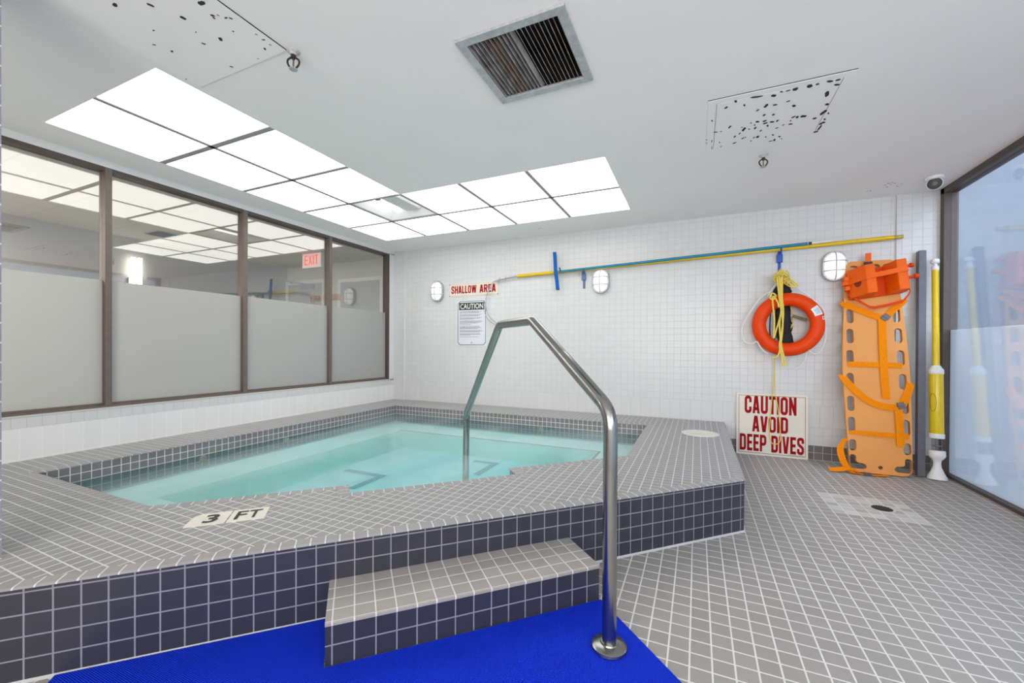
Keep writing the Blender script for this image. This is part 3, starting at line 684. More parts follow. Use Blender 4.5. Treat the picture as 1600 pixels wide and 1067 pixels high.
# floor drain
dr = thing('floor_drain', 'small round dark floor drain in a lighter patch of floor tiles', 'drain', (1.163, 3.612, 0))
mb = MB(); mb.lathe([(.058, 0), (.066, .002), (.07, .0005)], (1.163, 3.612, .0006), n=32); obj('drain_ring', mb, pmat('pale_mortar', (.55, .53, .48), rough=.9, noise=.1), dr)
mb = MB(); mb.lathe([(0.001, .001), (.058, .001), (.058, .0006)], (1.163, 3.612, .0006), n=32); obj('drain_hole', mb, m_dark, dr)
mb = MB()
for i in range(-3, 4):
    h = math.sqrt(max(.056 ** 2 - (i * .015) ** 2, 0)); mb.box((1.163 + i * .015 - .0025, 3.612 - h, .0018), (1.163 + i * .015 + .0025, 3.612 + h, .004))
mb.box((1.163 - .056, 3.609, .002), (1.163 + .056, 3.615, .0042))
obj('drain_grate', mb, pmat('old_iron', (.06, .055, .045), rough=.6, metal=.4, noise=.3, nscale=80), dr)

# ================================================================== CEILING THINGS
order = ['first', 'second', 'third', 'fourth', 'fifth']
gb = .012
def panel(i, j, label):
    x0, x1, y0, y1 = GX[i] + gb / 2, GX[i + 1] - gb / 2, GY[j] + gb / 2, GY[j + 1] - gb / 2
    mb = MB(); mb.box((x0, y0, CE + .004), (x1, y1, CE + .007))
    tag(obj('light_panel', mb, m_panel), label, 'ceiling light', 'lit panels of the L-shaped luminous ceiling')
for j in range(5):
    for i, side in ((0, 'beside the windows'), (1, 'on the room side')):
        if (i, j) == (1, 3): continue
        where = ['nearest row', 'second row', 'third row', 'fourth row', 'corner row'][j]
        panel(i, j, 'square lit ceiling panel in the %s of the left wing, %s' % (where, side))
for i in (2, 3, 4):
    for j, side in ((3, 'on the room side'), (4, 'beside the back wall')):
        panel(i, j, 'square lit ceiling panel, %s, %s' % (['just right of the opened light', 'middle of the back wing', 'right end of the back wing'][i - 2], side))
gr = thing('ceiling_grid', 'thin grey metal grid bars between the lit ceiling panels', 'grid', (GX[1], GY[4], CE))
def bar(x0, y0, x1, y1):
    mb = MB(); mb.box((x0, y0, CE - .001), (x1, y1, CE + .01)); obj('grid_bar', mb, m_gridbar, gr)
h = .016
for j in (1, 2): bar(GX[0], GY[j] - h - (.004 if j == 1 else 0), GX[2], GY[j] + h + (.004 if j == 1 else 0))
bar(GX[0], GY[3] - h, GX[2] - h, GY[3] + h); bar(GX[0], GY[4] - h, GX[5], GY[4] + h)
bar(GX[1] - h, GY[0], GX[1] + h, GY[5]); bar(GX[2] - h, GY[3], GX[2] + h, GY[5])
for i in (3, 4): bar(GX[i] - h, GY[3], GX[i] + h, GY[5])

# the opened cell shows the bare troffer
tf = thing('fluorescent_light', 'opened ceiling light without its panel, white troffer with bare tubes and rust spots', 'ceiling light', (GX[1] + .3, GY[3] + .3, CE))
x0, x1, y0, y1 = GX[1] + .01, GX[2] - .01, GY[3] + .01, GY[4] - .01; zt = CE + .13
mb = MB()
for a, b in (((x0, y0), (x1, y0)), ((x1, y0), (x1, y1)), ((x1, y1), (x0, y1)), ((x0, y1), (x0, y0))):
    ca, cb_ = [((p[0] - (x0 + x1) / 2) * .93 + (x0 + x1) / 2, (p[1] - (y0 + y1) / 2) * .93 + (y0 + y1) / 2) for p in (a, b)]
    mb.face([(*a, CE + .012), (*b, CE + .012), (*cb_, zt), (*ca, zt)])
mb.face([(x0 + .01, y0 + .01, zt), (x1 - .01, y0 + .01, zt), (x1 - .01, y1 - .01, zt), (x0 + .01, y1 - .01, zt)]); obj('housing', mb, m_white, tf)
for dx in (.1, .5):
    mb = MB(); mb.tube([(x0 + dx, y0 + .03, zt - .03), (x0 + dx, y1 - .03, zt - .03)], .014, 12); obj('fluorescent_tube', mb, m_tube, tf, smooth=True)
mb = MB(); mb.prism([(x0 + .22, zt - .045), (x0 + .40, zt - .045), (x0 + .43, zt - .002), (x0 + .19, zt - .002)], lambda a, b, d: (a, d, b), y0 + .02, y1 - .02); obj('ballast_cover', mb, m_white, tf)
def spots(mb, L, z):
    for x, y, a, b in L:
        k = 9; ph = random.random() * 6; pts = []
        for i in range(k):
            q = 2 * math.pi * i / k; r = 1 + .35 * math.sin(2 * q + ph) + .25 * (random.random() - .5)
            pts.append((x + a * r * math.cos(q), y + b * r * math.sin(q), z))
        mb.face(pts)
mb = MB(); spots(mb, [(x0 + .17, y0 + .20, .03, .022), (x0 + .12, y0 + .16, .03, .006), (x0 + .20, y0 + .12, .008, .02), (x0 + .33, y0 + .10, .02, .012)], zt - .047); obj('rust_spots', mb, m_rust, tf, kind='stuff')

# air vent
av = thing('air_vent', 'square galvanised ceiling air vent with dark dusty slats', 'vent', ((VX0 + VX1) / 2, (VY0 + VY1) / 2, CE))
fw_ = .042
mb = MB()
for poly in ([(VX0, VY0), (VX1, VY0), (VX1 - fw_, VY0 + fw_), (VX0 + fw_, VY0 + fw_)], [(VX1, VY0), (VX1, VY1), (VX1 - fw_, VY1 - fw_), (VX1 - fw_, VY0 + fw_)],
             [(VX1, VY1), (VX0, VY1), (VX0 + fw_, VY1 - fw_), (VX1 - fw_, VY1 - fw_)], [(VX0, VY1), (VX0, VY0), (VX0 + fw_, VY0 + fw_), (VX0 + fw_, VY1 - fw_)]):
    mb.prism(poly, lambda a, b, d: (a, b, CE + d), -.014, -.0005)
mb.box((VX0, VY0 + .0, CE - .012), (VX0 + .003, VY1, CE - .0005)); obj('vent_frame', mb, m_galv, av, bevel=.002)
mb = MB()
xa, xb, ya, yb = VX0 + .037, VX1 - .037, VY0 + .037, VY1 - .037
for a, b in (((xa, ya), (xb, ya)), ((xb, ya), (xb, yb)), ((xb, yb), (xa, yb)), ((xa, yb), (xa, ya))): mb.face([(*a, CE), (*b, CE), (*b, CE + .2), (*a, CE + .2)])
mb.face([(xa, ya, CE + .2), (xb, ya, CE + .2), (xb, yb, CE + .2), (xa, yb, CE + .2)]); obj('duct', mb, m_dark, av)
NS = 21
for i in range(NS):
    x = VX0 + fw_ + .006 + (VX1 - VX0 - 2 * fw_ - .012) * i / (NS - 1)
    a = .16 if i < 10 else (-.5 if i > 10 else .7)
    dx, dz = math.sin(a) * .011, math.cos(a) * .011
    mb = MB(); mb.prism([(x - dx - .0012, CE - .004 - dz + .006), (x - dx + .0012, CE - .004 - dz + .006), (x + dx + .0012, CE - .004 + dz + .006), (x + dx - .0012, CE - .004 + dz + .006)], lambda p, q, d: (p, d, q), ya, yb)
    obj('slat', mb, m_slat2 if i in (4, 5, 6, 14, 15, 18, 19) else m_slat, av)

# access panels with peeling rust
ap = thing('access_panel', 'square white ceiling access panel heavily spotted with rust', 'access panel', (.39, 2.95, CE))
mb = MB(); fx0, fx1, fy0, fy1 = .048, .732, 2.612, 3.292
mb.box((fx0, fy0, CE - .004), (fx1, fy0 + .045, CE - .0004)); mb.box((fx0, fy1 - .045, CE - .004), (fx1, fy1, CE - .0004)); mb.box((fx0, fy0 + .045, CE - .004), (fx0 + .045, fy1 - .045, CE - .0004)); mb.box((fx1 - .045, fy0 + .045, CE - .004), (fx1, fy1 - .045, CE - .0004))
obj('panel_frame', mb, m_ceil, ap, bevel=.001)
mb = MB(); mb.box((fx0 + .048, fy0 + .048, CE - .0045), (fx1 - .048, fy1 - .048, CE - .001)); obj('panel_door', mb, m_ceil, ap, bevel=.001)
mb = MB(); mb.box((fx0, fy0 - .006, CE - .0015), (fx1, fy0 - .001, CE - .0003)); mb.box((fx0 + .045, fy0 + .045, CE - .002), (fx1 - .045, fy0 + .048, CE - .0006)); mb.box((fx0 + .0445, fy0 + .047, CE - .002), (fx0 + .0465, fy1 - .045, CE - .0006)); mb.box((fx1 - .0465, fy0 + .047, CE - .002), (fx1 - .045, fy1 - .045, CE - .0006))
obj('panel_gap', mb, m_dark, ap)
raw = [(238,410,15,9),(390,390,12,8),(318,358,16,8),(490,320,52,8),(635,310,20,13),(570,395,18,13),(645,387,18,8),(803,395,20,8),(755,357,15,7),(700,277,14,6),(755,267,18,6),(815,255,34,9),(935,230,32,10),(1000,213,20,5),(1105,190,26,8),(1172,178,16,9),(1160,218,20,8),(1078,295,22,18),(1078,382,14,11),(1048,450,22,18),(975,500,14,10),(500,432,14,8),(555,472,18,7),(632,468,16,6),(800,488,14,8),(830,490,18,8),(882,482,22,12),(120,520,8,8),(268,572,15,10),(150,615,20,5),(195,610,8,5),(385,592,18,14),(445,538,9,6),(475,556,10,6),(498,528,14,10),(480,580,14,9),(430,590,8,6),(560,522,14,10),(565,540,18,10),(620,530,20,9),(665,520,14,7),(583,562,12,8),(525,603,12,6),(350,627,10,7),(310,652,12,8),(378,665,14,7),(500,655,20,9),(470,660,8,7),(568,655,8,6),(628,638,12,6),(682,652,12,7),(640,680,14,8),(610,690,16,6),(308,705,18,6),(183,700,7,6),(195,735,6,6),(445,688,7,6),(775,548,16,8),(715,555,9,6),(775,520,8,6),(1090,458,8,7),(1060,508,10,8),(1035,540,16,14),(1018,578,12,20),(985,612,16,9),(1055,535,10,8),(75,680,5,6),(75,706,5,6),(118,690,6,10),(118,745,4,12),(660,580,20,4),(400,658,7,5),(370,575,8,5),(700,670,6,5)]
L = []
for X, Y, a, b in raw:
    p = sees(1090 + X / 5.335, 90 + Y / 5.335, 2, CE); s = (p - CAM).length / FPX / 5.335
    L.append((p.x, p.y, a * s * .62, b * s * 1.5))
mb = MB(); spots(mb, L, CE - .0051); o = obj('rust_spots', mb, m_rust, ap, kind='stuff')

ap = thing('access_panel', 'large white ceiling panel with few rust spots, beside the nearest lit panels', 'access panel', (-2.14, 1.0, CE))
qx0, qx1, qy0, qy1 = -2.476, -1.797, .66, 1.355
mb = MB(); mb.box((qx0, qy0, CE - .0045), (qx1, qy1, CE - .0005)); obj('panel_door', mb, m_ceil, ap, bevel=.001)
mb = MB(); mb.box((qx1, qy0, CE - .003), (qx1 + .004, qy1, CE - .0003)); obj('panel_gap', mb, m_dark, ap)
mb = MB(); mb.box((qx0 - .002, qy0, CE - .002), (qx0, qy1, CE - .0003)); obj('panel_gap', mb, m_gridbar, ap)
L = []
for X, Y, a, b in [(105,20,14,12),(303,22,12,12),(483,93,16,11),(588,10,20,16),(648,80,9,10),(655,93,8,7),(722,93,9,6),(748,95,9,7),(598,237,10,7),(692,212,17,10),(323,243,8,6),(422,280,8,7),(320,163,6,5),(752,365,7,8),(938,266,10,7),(930,215,9,6),(890,185,5,5),(968,243,6,5),(900,320,4,4),(500,434,5,4),(762,168,8,4),(555,172,5,4),(678,78,5,5)]:
    p = sees(150 + X / 3.555, Y / 3.555, 2, CE); s = (p - CAM).length / FPX / 3.555
    L.append((p.x, p.y, a * s * .62, b * s * .75))
mb = MB(); spots(mb, L, CE - .0051); obj('rust_spots', mb, m_rust, ap, kind='stuff')

# sprinklers
def sprinkler(x, y, label, rz):
    t = thing('fire_sprinkler', label, 'sprinkler', (x, y, CE), 'ceiling sprinklers')
    mb = MB(); mb.lathe([(.030, -.0003), (.028, -.004), (.016, -.010), (.014, -.018), (.0, -.018)], (x, y, CE), n=20); obj('escutcheon', mb, pmat('aged_white_paint', (.50, .50, .50), rough=.7, noise=.15, nscale=90), t, smooth=True)
    mb = MB(); mb.lathe([(.0, -.017), (.012, -.017), (.012, -.032), (.007, -.034), (.007, -.040), (0, -.04)], (x, y, CE), n=6); obj('sprinkler_body', mb, m_brass, t)
    c, s = math.cos(rz), math.sin(rz)
    for q in (-1, 1):
        mb = MB(); mb.tube(smooth_path([(x + c * q * a, y + s * q * a, CE + z) for a, z in ((.010, -.03), (.024, -.04), (.027, -.055), (.019, -.072), (.004, -.084))], 4), .0048, 6); obj('frame_arm', mb, m_brass, t, smooth=True)
    mb = MB(); mb.lathe([(.002, -.038), (.004, -.05), (.004, -.07), (.003, -.082)], (x, y, CE), n=8); obj('glass_bulb', mb, pmat('bulb', (.2, .12, .05), rough=.2, noise=.1), t, smooth=True)
    mb = MB(); mb.lathe([(0, -.082), (.019, -.084), (.019, -.087), (0, -.087)], (x, y, CE), n=12); obj('deflector', mb, m_galv, t)
sprinkler(-1.775, 1.375, 'small metal sprinkler head at the corner of the large rust-spotted panel', .5)
sprinkler(.432, 3.50, 'small metal sprinkler head behind the heavily rusted access panel', .2)

# security camera
sc_ = thing('security_camera', 'small white turret security camera on the ceiling in the right back corner', 'camera', (1.77, 4.50, CE))
cx_, cy_ = 1.765, 4.50
mb = MB(); mb.lathe([(.058, -.0003), (.060, -.010), (.056, -.022), (.046, -.026)], (cx_, cy_, CE), n=28); obj('camera_base', mb, m_wplast, sc_, smooth=True)
c0 = Vector((cx_, cy_, CE - .052)); aim = (Vector((.15, .2, .95)) - c0).normalized()
mb = MB(); mb.lathe([(.054 * math.sin(q), -.054 * math.cos(q)) for q in [math.pi * i / 10 * .68 for i in range(11)]] + [(.0, .028)], c0, axis=aim, n=28); obj('camera_ball', mb, m_wplast, sc_, smooth=True)
mb = MB(); mb.lathe([(.0, .034), (.038, .034), (.045, .0285)], c0, axis=aim, n=28); fc = obj('camera_face', mb, m_black, sc_)
mb = MB(); mb.lathe([(.015, .034), (.018, .038), (.0145, .039), (.0135, .0345)], c0, axis=aim, n=20); obj('camera_lens', mb, pmat('lens_ring', (.12, .12, .125), rough=.3, metal=.5, noise=.05), fc, smooth=True)

# ================================================================== BACK WALL THINGS
YW = BY - .0005
def wall_light(x, z, label):
    t = thing('wall_light', label, 'wall light', (x, BY, z), 'oval bulkhead lights on the back wall')
    def stad(a, b, n=8):
        P = []
        for i in range(n + 1): q = math.pi * i / n; P.append((a * math.cos(q), b - a + a * math.sin(q)))
        for i in range(n + 1): q = math.pi + math.pi * i / n; P.append((a * math.cos(q), -(b - a) + a * math.sin(q)))
        return P
    def ring(a, b, d): return [(x + p, BY - d, z + q) for p, q in stad(a, b)]
    mb = MB(); mb.grid([ring(.098, .143, .0006), ring(.100, .146, .01), ring(.100, .146, .04), ring(.094, .140, .05), ring(.082, .128, .05), ring(.082, .128, .04)]); obj('light_housing', mb, m_galv, t, smooth=True)
    mb = MB(); mb.grid([ring(.081, .127, .041), ring(.080, .126, .055), ring(.070, .115, .075), ring(.045, .085, .09), ring(.012, .05, .094)]); obj('glass_lens', mb, m_lens, t, smooth=True)
    g = obj('wire_guard', cage(x, z), m_galv, t, smooth=True)
def cage(x, z):
    mb = MB()
    mb.tube(smooth_path([(x, BY - .045, z - .134), (x, BY - .075, z - .118), (x, BY - .098, z - .07), (x, BY - .102, z), (x, BY - .098, z + .07), (x, BY - .075, z + .118), (x, BY - .045, z + .134)], 4), .0046, 6)
    for dz in (-.045, .045):
        mb.tube(smooth_path([(x - .09, BY - .045, z + dz), (x - .072, BY - .082, z + dz), (x - .03, BY - .101, z + dz), (x + .03, BY - .101, z + dz), (x + .072, BY - .082, z + dz), (x + .09, BY - .045, z + dz)], 4), .0046, 6)
    return mb
wall_light(-3.353, 1.878, 'lit oval caged wall light left of the SHALLOW AREA sign')
wall_light(-1.045, 1.880, 'lit oval caged wall light just below the yellow pole, middle of the back wall')
wall_light(1.195, 1.885, 'lit oval caged wall light beside the top of the orange spine board')
for x, z in ((-3.353, 1.878), (-1.045, 1.88), (1.195, 1.885)): pass

# signs
def sign_frame(mb, x0, x1, z0, z1, y, wd, inset, mi=0):
    a, b, c, d = x0 + inset, x1 - inset, z0 + inset, z1 - inset
    for p in ((a, c, b, c + wd), (a, d - wd, b, d), (a, c + wd, a + wd, d - wd), (b - wd, c + wd, b, d - wd)):
        mb.face([(p[0], y, p[1]), (p[2], y, p[1]), (p[2], y, p[3]), (p[0], y, p[3])])
sh = thing('wall_sign', 'cream sign with red words SHALLOW AREA on the back wall', 'sign', (-2.79, BY, 1.79))
x0, x1, z0, z1, ys = -3.178, -2.398, 1.787, 1.974, BY - .005
mb = MB(); mb.box((x0, ys, z0), (x1, YW, z1)); obj('sign_board', mb, m_sign, sh, bevel=.001)
mb = MB(); sign_frame(mb, x0, x1, z0, z1, ys - .0006, .003, .012); obj('sign_border', mb, pmat('pink_line', (.55, .25, .2), rough=.6, noise=.05), sh)
mb = MB(); block_letters(mb, 'SHALLOW', (x0, ys, z0), (1, 0, 0), (0, 0, 1), (0, -1, 0), .045, .442, .045, .150); block_letters(mb, 'AREA', (x0, ys, z0), (1, 0, 0), (0, 0, 1), (0, -1, 0), .492, .735, .045, .150); obj('lettering', mb, m_redtxt2, sh)
for a, b in ((.014, .014), (.766, .014), (.014, .172), (.766, .172)):
    mb = MB(); mb.lathe([(.006, -.001), (.006, .003), (.0, .004)], (x0 + a, ys, z0 + b), axis=(0, -1, 0), n=10); obj('screw', mb, m_black, sh)

cs = thing('wall_sign', 'tall white notice headed CAUTION in a black bar with lines of tiny text', 'sign', (-2.81, BY, 1.107))
x0, x1, z0, z1, ys = -3.042, -2.576, 1.107, 1.737, BY - .004
W_, H_ = x1 - x0, z1 - z0
mb = MB(); mb.prism(rounded(x0, z0, x1, z1, .03), lambda a, b, d: (a, d, b), ys, YW); obj('sign_board', mb, m_signw, cs)
mb = MB(); o1 = rounded(x0 + .014, z0 + .014, x1 - .014, z1 - .014, .035, 1); o2 = rounded(x0 + .021, z0 + .021, x1 - .021, z1 - .021, .033, 1)
for i in range(len(o1)):
    j = (i + 1) % len(o1); mb.face([(o1[i][0], ys - .0006, o1[i][1]), (o1[j][0], ys - .0006, o1[j][1]), (o2[j][0], ys - .0006, o2[j][1]), (o2[i][0], ys - .0006, o2[i][1])])
obj('sign_border', mb, m_black, cs)
mb = MB(); mb.box((x0 + .036, ys - .001, z1 - .135), (x1 - .036, ys - .0002, z1 - .036)); hb = obj('header_bar', mb, m_black, cs)
mb = MB(); letters(mb, 'CAUTION', (x0, ys - .001, z0), (1, 0, 0), (0, 0, 1), (0, -1, 0), .055, W_ - .055, H_ - .121, H_ - .05, bold=.012); obj('lettering', mb, m_white, hb)
mb = MB(); zc = z1 - .158
for blk in (3, 3, 3, 4, 1, 4, 3, 3, 1):
    for r in range(blk):
        xe = x1 - .05 - (.02 + .05 * random.random() if r < blk - 1 else .05 + .18 * random.random()); xx = x0 + .046
        while xx < xe:
            wl = .012 + .022 * random.random(); mb.face([(xx, ys - .0006, zc), (min(xx + wl, xe + .01), ys - .0006, zc), (min(xx + wl, xe + .01), ys - .0006, zc + .0055), (xx, ys - .0006, zc + .0055)]); xx += wl + .005
        zc -= .0105
    zc -= .012
obj('text_lines', mb, m_grey, cs, kind='stuff')
mb = MB(); mb.lathe([(.007, 0), (.007, .004), (0, .005)], ((x0 + x1) / 2, ys, z0 + .045), axis=(0, -1, 0), n=12); obj('screw', mb, m_black, cs)

ds = thing('floor_sign', 'square cream sign CAUTION AVOID DEEP DIVES in red, standing on the floor', 'sign', (.69, 4.88, 0))
x0, x1, H_ = .378, 1.0, .632; W_ = x1 - x0
U = Vector((1, 0, 0)); Vv = Vector((0, .025, 1)).normalized(); N = U.cross(Vv); O = Vector((x0, 4.872, .002))
def pt(a, b, d): return O + U * a + Vv * b + N * d
mb = MB(); mb.prism([(0, 0), (W_, 0), (W_, H_), (0, H_)], lambda a, b, d: pt(a, b, d), -.008, 0); obj('sign_board', mb, m_sign, ds, bevel=.001)
mb = MB()
for a, b, c, d in ((.022, .022, W_ - .022, .026), (.022, H_ - .026, W_ - .022, H_ - .022), (.022, .026, .026, H_ - .026), (W_ - .026, .026, W_ - .022, H_ - .026)):
    mb.face([pt(a, b, .0008), pt(c, b, .0008), pt(c, d, .0008), pt(a, d, .0008)])
obj('sign_border', mb, pmat('maroon_line', (.16, .03, .03), rough=.6, noise=.05), ds)
mb = MB()
block_letters(mb, 'CAUTION', O, U, Vv, N, .075, .525, .425, .605, lift=.001)
block_letters(mb, 'AVOID', O, U, Vv, N, .145, .455, .240, .402, lift=.001)
block_letters(mb, 'DEEP DIVES', O, U, Vv, N, .032, .588, .042, .212, lift=.001); obj('lettering', mb, m_redtxt, ds)
mb = MB()
for i in range(9): a = .46 + i * .0145; mb.face([pt(a, .030, .0009), pt(a + .009, .030, .0009), pt(a + .011, .036, .0009), pt(a + .002, .036, .0009)])
obj('fine_print', mb, m_grey, ds, kind='stuff')

# yellow pole with shepherd's crook
YP = BY - .045
def wp_(px, py, y=YP): return sees(px, py, 1, y)
sp_ = thing('rescue_pole', 'long yellow pole with a thin metal crook, hung across the back wall', 'pole', wp_(1100, 400))
A, B = wp_(808, 431.5), wp_(1396, 371)
mb = MB(); mb.tube([A, B], .0205, 14); obj('pole_tube', mb, m_yellow, sp_, smooth=True)
mb = MB(); C_ = wp_(1411, 369.5); mb.tube([B, B.lerp(C_, .3), B.lerp(C_, .32), C_], [.0205, .0205, .017, .017], 12); obj('pole_end_cap', mb, pmat('worn_yellow', (.50, .38, .10), rough=.5, noise=.2, nscale=80), sp_, smooth=True)
mb = MB(); mb.tube([wp_(776, 438), A], .010, 10)
for q in ((780, 437.5), (790, 436)):
    p = wp_(*q); mb.lathe([(.007, -.02), (.007, .03)], p, axis=(0, 0, 1), n=8); mb.lathe([(.012, -.024), (.012, -.016)], p, n=8)
obj('ferrule', mb, m_alu, sp_, smooth=True)
cr = [(777, 438), (770, 441), (764, 452), (760, 462), (757, 475), (758, 490), (764, 501), (776, 508), (785, 512)]
cr2 = [(777, 438.5), (769, 442), (766, 450), (761, 462), (759, 478), (763, 492), (771, 501), (780, 507)]
mb = MB()
for L, dy in ((cr, -.01), (cr2, .012)): mb.tube(smooth_path([wp_(a, b, YP + dy) for a, b in L], 5), .0042, 6)
obj('crook', mb, m_alu, sp_, smooth=True)

# blue squeegee
sq = thing('squeegee', 'blue squeegee on a teal pole lying along the yellow pole', 'squeegee', wp_(869, 423))
Y2 = BY - .082
A, B = wp_(874, 424.5, Y2), wp_(1262, 380.5, Y2)
mb = MB(); mb.tube([A, B], .0145, 12); obj('pole_tube', mb, m_teal, sq, smooth=True)
C_ = wp_(1301, 376, Y2); mb = MB(); mb.tube([B, C_], .0125, 12); obj('grip', mb, m_cream, sq, smooth=True)
mb = MB(); D_ = B.lerp(C_, .16); mb.tube([B.lerp(C_, .02), D_], .0132, 12); obj('pole_label', mb, m_black, sq, smooth=True)
mb = MB(); hp = [(866.5, 394), (867.5, 408), (868, 423), (870, 438), (871.5, 453)]
ring = []
for a, b in hp:
    p = wp_(a, b, Y2 - .012); ring.append([p + Vector((-.020, -.012, 0)), p + Vector((.020, -.012, 0)), p + Vector((.020, .012, 0)), p + Vector((-.020, .012, 0))])
mb.grid(ring); obj('squeegee_head', mb, m_blue2, sq, bevel=.003)
mb = MB()
p0, p1 = wp_(874, 418, Y2 - .01), wp_(876, 424, Y2 - .01); mb.tube([p0, p1, A], .009, 8); obj('head_socket', mb, m_blue2, sq, smooth=True)

# pole hangers
def hanger(px, ys_, label, g):
    p = wp_(px, ys_[0]); t = thing('pole_hanger', label, 'bracket', (p.x, BY, p.z), 'blue brackets holding the poles')
    z0, z1 = wp_(px, ys_[1]).z, p.z
    mb = MB(); mb.box((p.x - .012, BY - .012, z0), (p.x + .012, YW, z1)); mb.prism([(p.x - .026, z0 + .4 * (z1 - z0)), (p.x + .026, z0 + .4 * (z1 - z0)), (p.x + .026, z0 + .7 * (z1 - z0)), (p.x + .012, z0 + .8 * (z1 - z0)), (p.x - .012, z0 + .8 * (z1 - z0)), (p.x - .026, z0 + .7 * (z1 - z0))], lambda a, b, d: (a, d, b), BY - .03, BY - .012)
    obj('back_plate', mb, g, t, bevel=.002)
    zc = wp_(px, ys_[2]).z
    mb = MB(); mb.tube(smooth_path([(p.x, BY - .01, zc - .03), (p.x, BY - .05, zc - .032), (p.x, BY - .095, zc - .034), (p.x, BY - .110, zc - .024), (p.x, BY - .112, zc + .012)], 4), .008, 8); obj('hook', mb, g, t, smooth=True)
    return t
hanger(911.5, (418, 450, 422), 'greyish blue bracket under the pole beside the middle wall light', pmat('steel_blue', (.09, .15, .30), rough=.4, noise=.1))
hanger(1219, (386, 425, 391), 'dark blue bracket holding the poles above the life ring', m_blue)

# life ring
YR = BY - .13
lr = thing('life_ring', 'round red-orange life ring with white grab rope hung on the back wall', 'life ring', (.815, YR, 1.34))
_c = sees(1230.5, 507, 1, YR); cx_, cz_ = _c.x, _c.z; R0, r0 = .241, .0625
def tor(q, e, k=1.0): return Vector((cx_ + (R0 + r0 * k * math.cos(e)) * math.cos(q), YR - r0 * .95 * k * math.sin(e), cz_ + (R0 + r0 * k * math.cos(e)) * math.sin(q) * 1.02))
mb = MB(); mb.grid([[tor(2 * math.pi * i / 56, 2 * math.pi * j / 20) for j in range(20)] for i in range(56)], closed_path=True); obj('ring_body', mb, m_ring, lr, smooth=True)
def sticker(q0, q1, e0, e1, nm, mat, k=1.015):
    mb = MB(); n_ = 5
    G = [[tor(q0 + (q1 - q0) * i / n_, e0 + (e1 - e0) * j / n_, k) for j in range(n_ + 1)] for i in range(n_ + 1)]
    mb.grid(G, closed_ring=False, cap=False); return obj(nm, mb, mat, lr)
s1 = sticker(.32, .66, .75, 1.9, 'sticker', m_white); s2 = sticker(.14, .25, .55, 1.05, 'sticker', m_white)
sticker(.37, .58, .95, 1.65, 'printed_text', m_ink, 1.02); sticker(.165, .225, .68, .92, 'printed_text', pmat('dark_ink', (.15, .13, .13), rough=.6, noise=.2, nscale=200), 1.02)
mb = MB()
def wr(L, y=YR - .02): return smooth_path([sees(a, b, 1, y) for a, b in L], 5)
for L in ([(1207, 454), (1190, 464), (1176, 482), (1161, 507), (1160, 524), (1165, 535), (1174, 537), (1182, 533)],
          [(1183, 533), (1190, 545), (1200, 553)],
          [(1222, 433), (1210, 447), (1200, 463)], [(1229, 433), (1245, 449), (1262, 461), (1276, 472)],
          [(1281, 478), (1288, 487), (1290, 508), (1290, 528), (1284, 545), (1276, 553), (1268, 551), (1264, 546)],
          [(1260, 551), (1257, 563), (1251, 571), (1243, 576), (1238, 576)]):
    mb.tube(wr(L), .0066, 6)
obj('grab_rope', mb, m_rope2, lr, smooth=True)

# yellow throw rope
ty = thing('throw_rope', 'yellow rope knotted at the blue bracket and dangling in loops over the life ring', 'rope', tuple(sees(1219, 440, 1, YR - .09)))
mb = MB()
def yr(L, y): return smooth_path([sees(a, b, 1, y + (c[0] if c else 0)) for a, b, *c in L], 5)
Y0 = YR - .085
for L in ([(1214, 432), (1216, 450), (1219, 475), (1223, 500), (1221, 530), (1216, 555), (1206, 559)],
          [(1217, 431), (1219, 455), (1221, 480), (1218, 510), (1222, 545), (1228, 567), (1227, 571), (1223, 569), (1222, 555), (1220, 530)],
          [(1220, 433), (1221, 460), (1224, 485), (1222, 515), (1218, 540), (1222, 560)],
          [(1222, 432), (1222, 462), (1220, 490), (1213, 515), (1209, 528), (1210, 500), (1207, 470), (1209, 463), (1215, 472), (1217, 480)],
          [(1206, 461), (1203, 465), (1208, 468), (1212, 462), (1207, 458), (1203, 463)]): mb.tube(yr(L, Y0), .0075, 7)
obj('hanging_strands', mb, m_rope, ty, smooth=True)
mb = MB()
rr = random.Random(3)
for k in range(11):
    a0 = rr.uniform(-.4, .4); c0 = (1222 + rr.uniform(-5, 5), 433 + rr.uniform(-4, 6)); pts = []
    for i in range(13):
        q = 2 * math.pi * i / 12; pts.append((c0[0] + (8 + 2 * rr.random()) * math.cos(q + a0), c0[1] + (4 + 5 * rr.random()) * math.sin(q), rr.uniform(-.03, .03)))
    mb.tube(yr(pts, Y0 + .03), .0062, 6)
for L in ([(1222, 432), (1234, 436), (1244, 443), (1246, 447), (1240, 447), (1228, 440)], [(1224, 430), (1236, 440), (1242, 446), (1238, 449), (1226, 443)], [(1219, 429), (1219, 420), (1220, 429)]): mb.tube(yr(L, Y0 + .03), .0062, 6)
obj('knot', mb, m_rope, ty, smooth=True)
mb = MB()
for L in ([(1210, 560), (1209, 590), (1206, 625), (1203, 660), (1202, 680), (1206, 692), (1213, 694), (1219, 688), (1219, 670), (1216, 640), (1211, 610), (1210, 560)],):
    mb.tube(yr(L, BY - .07), .0042, 6)
obj('thin_tail', mb, m_rope, ty, smooth=True)

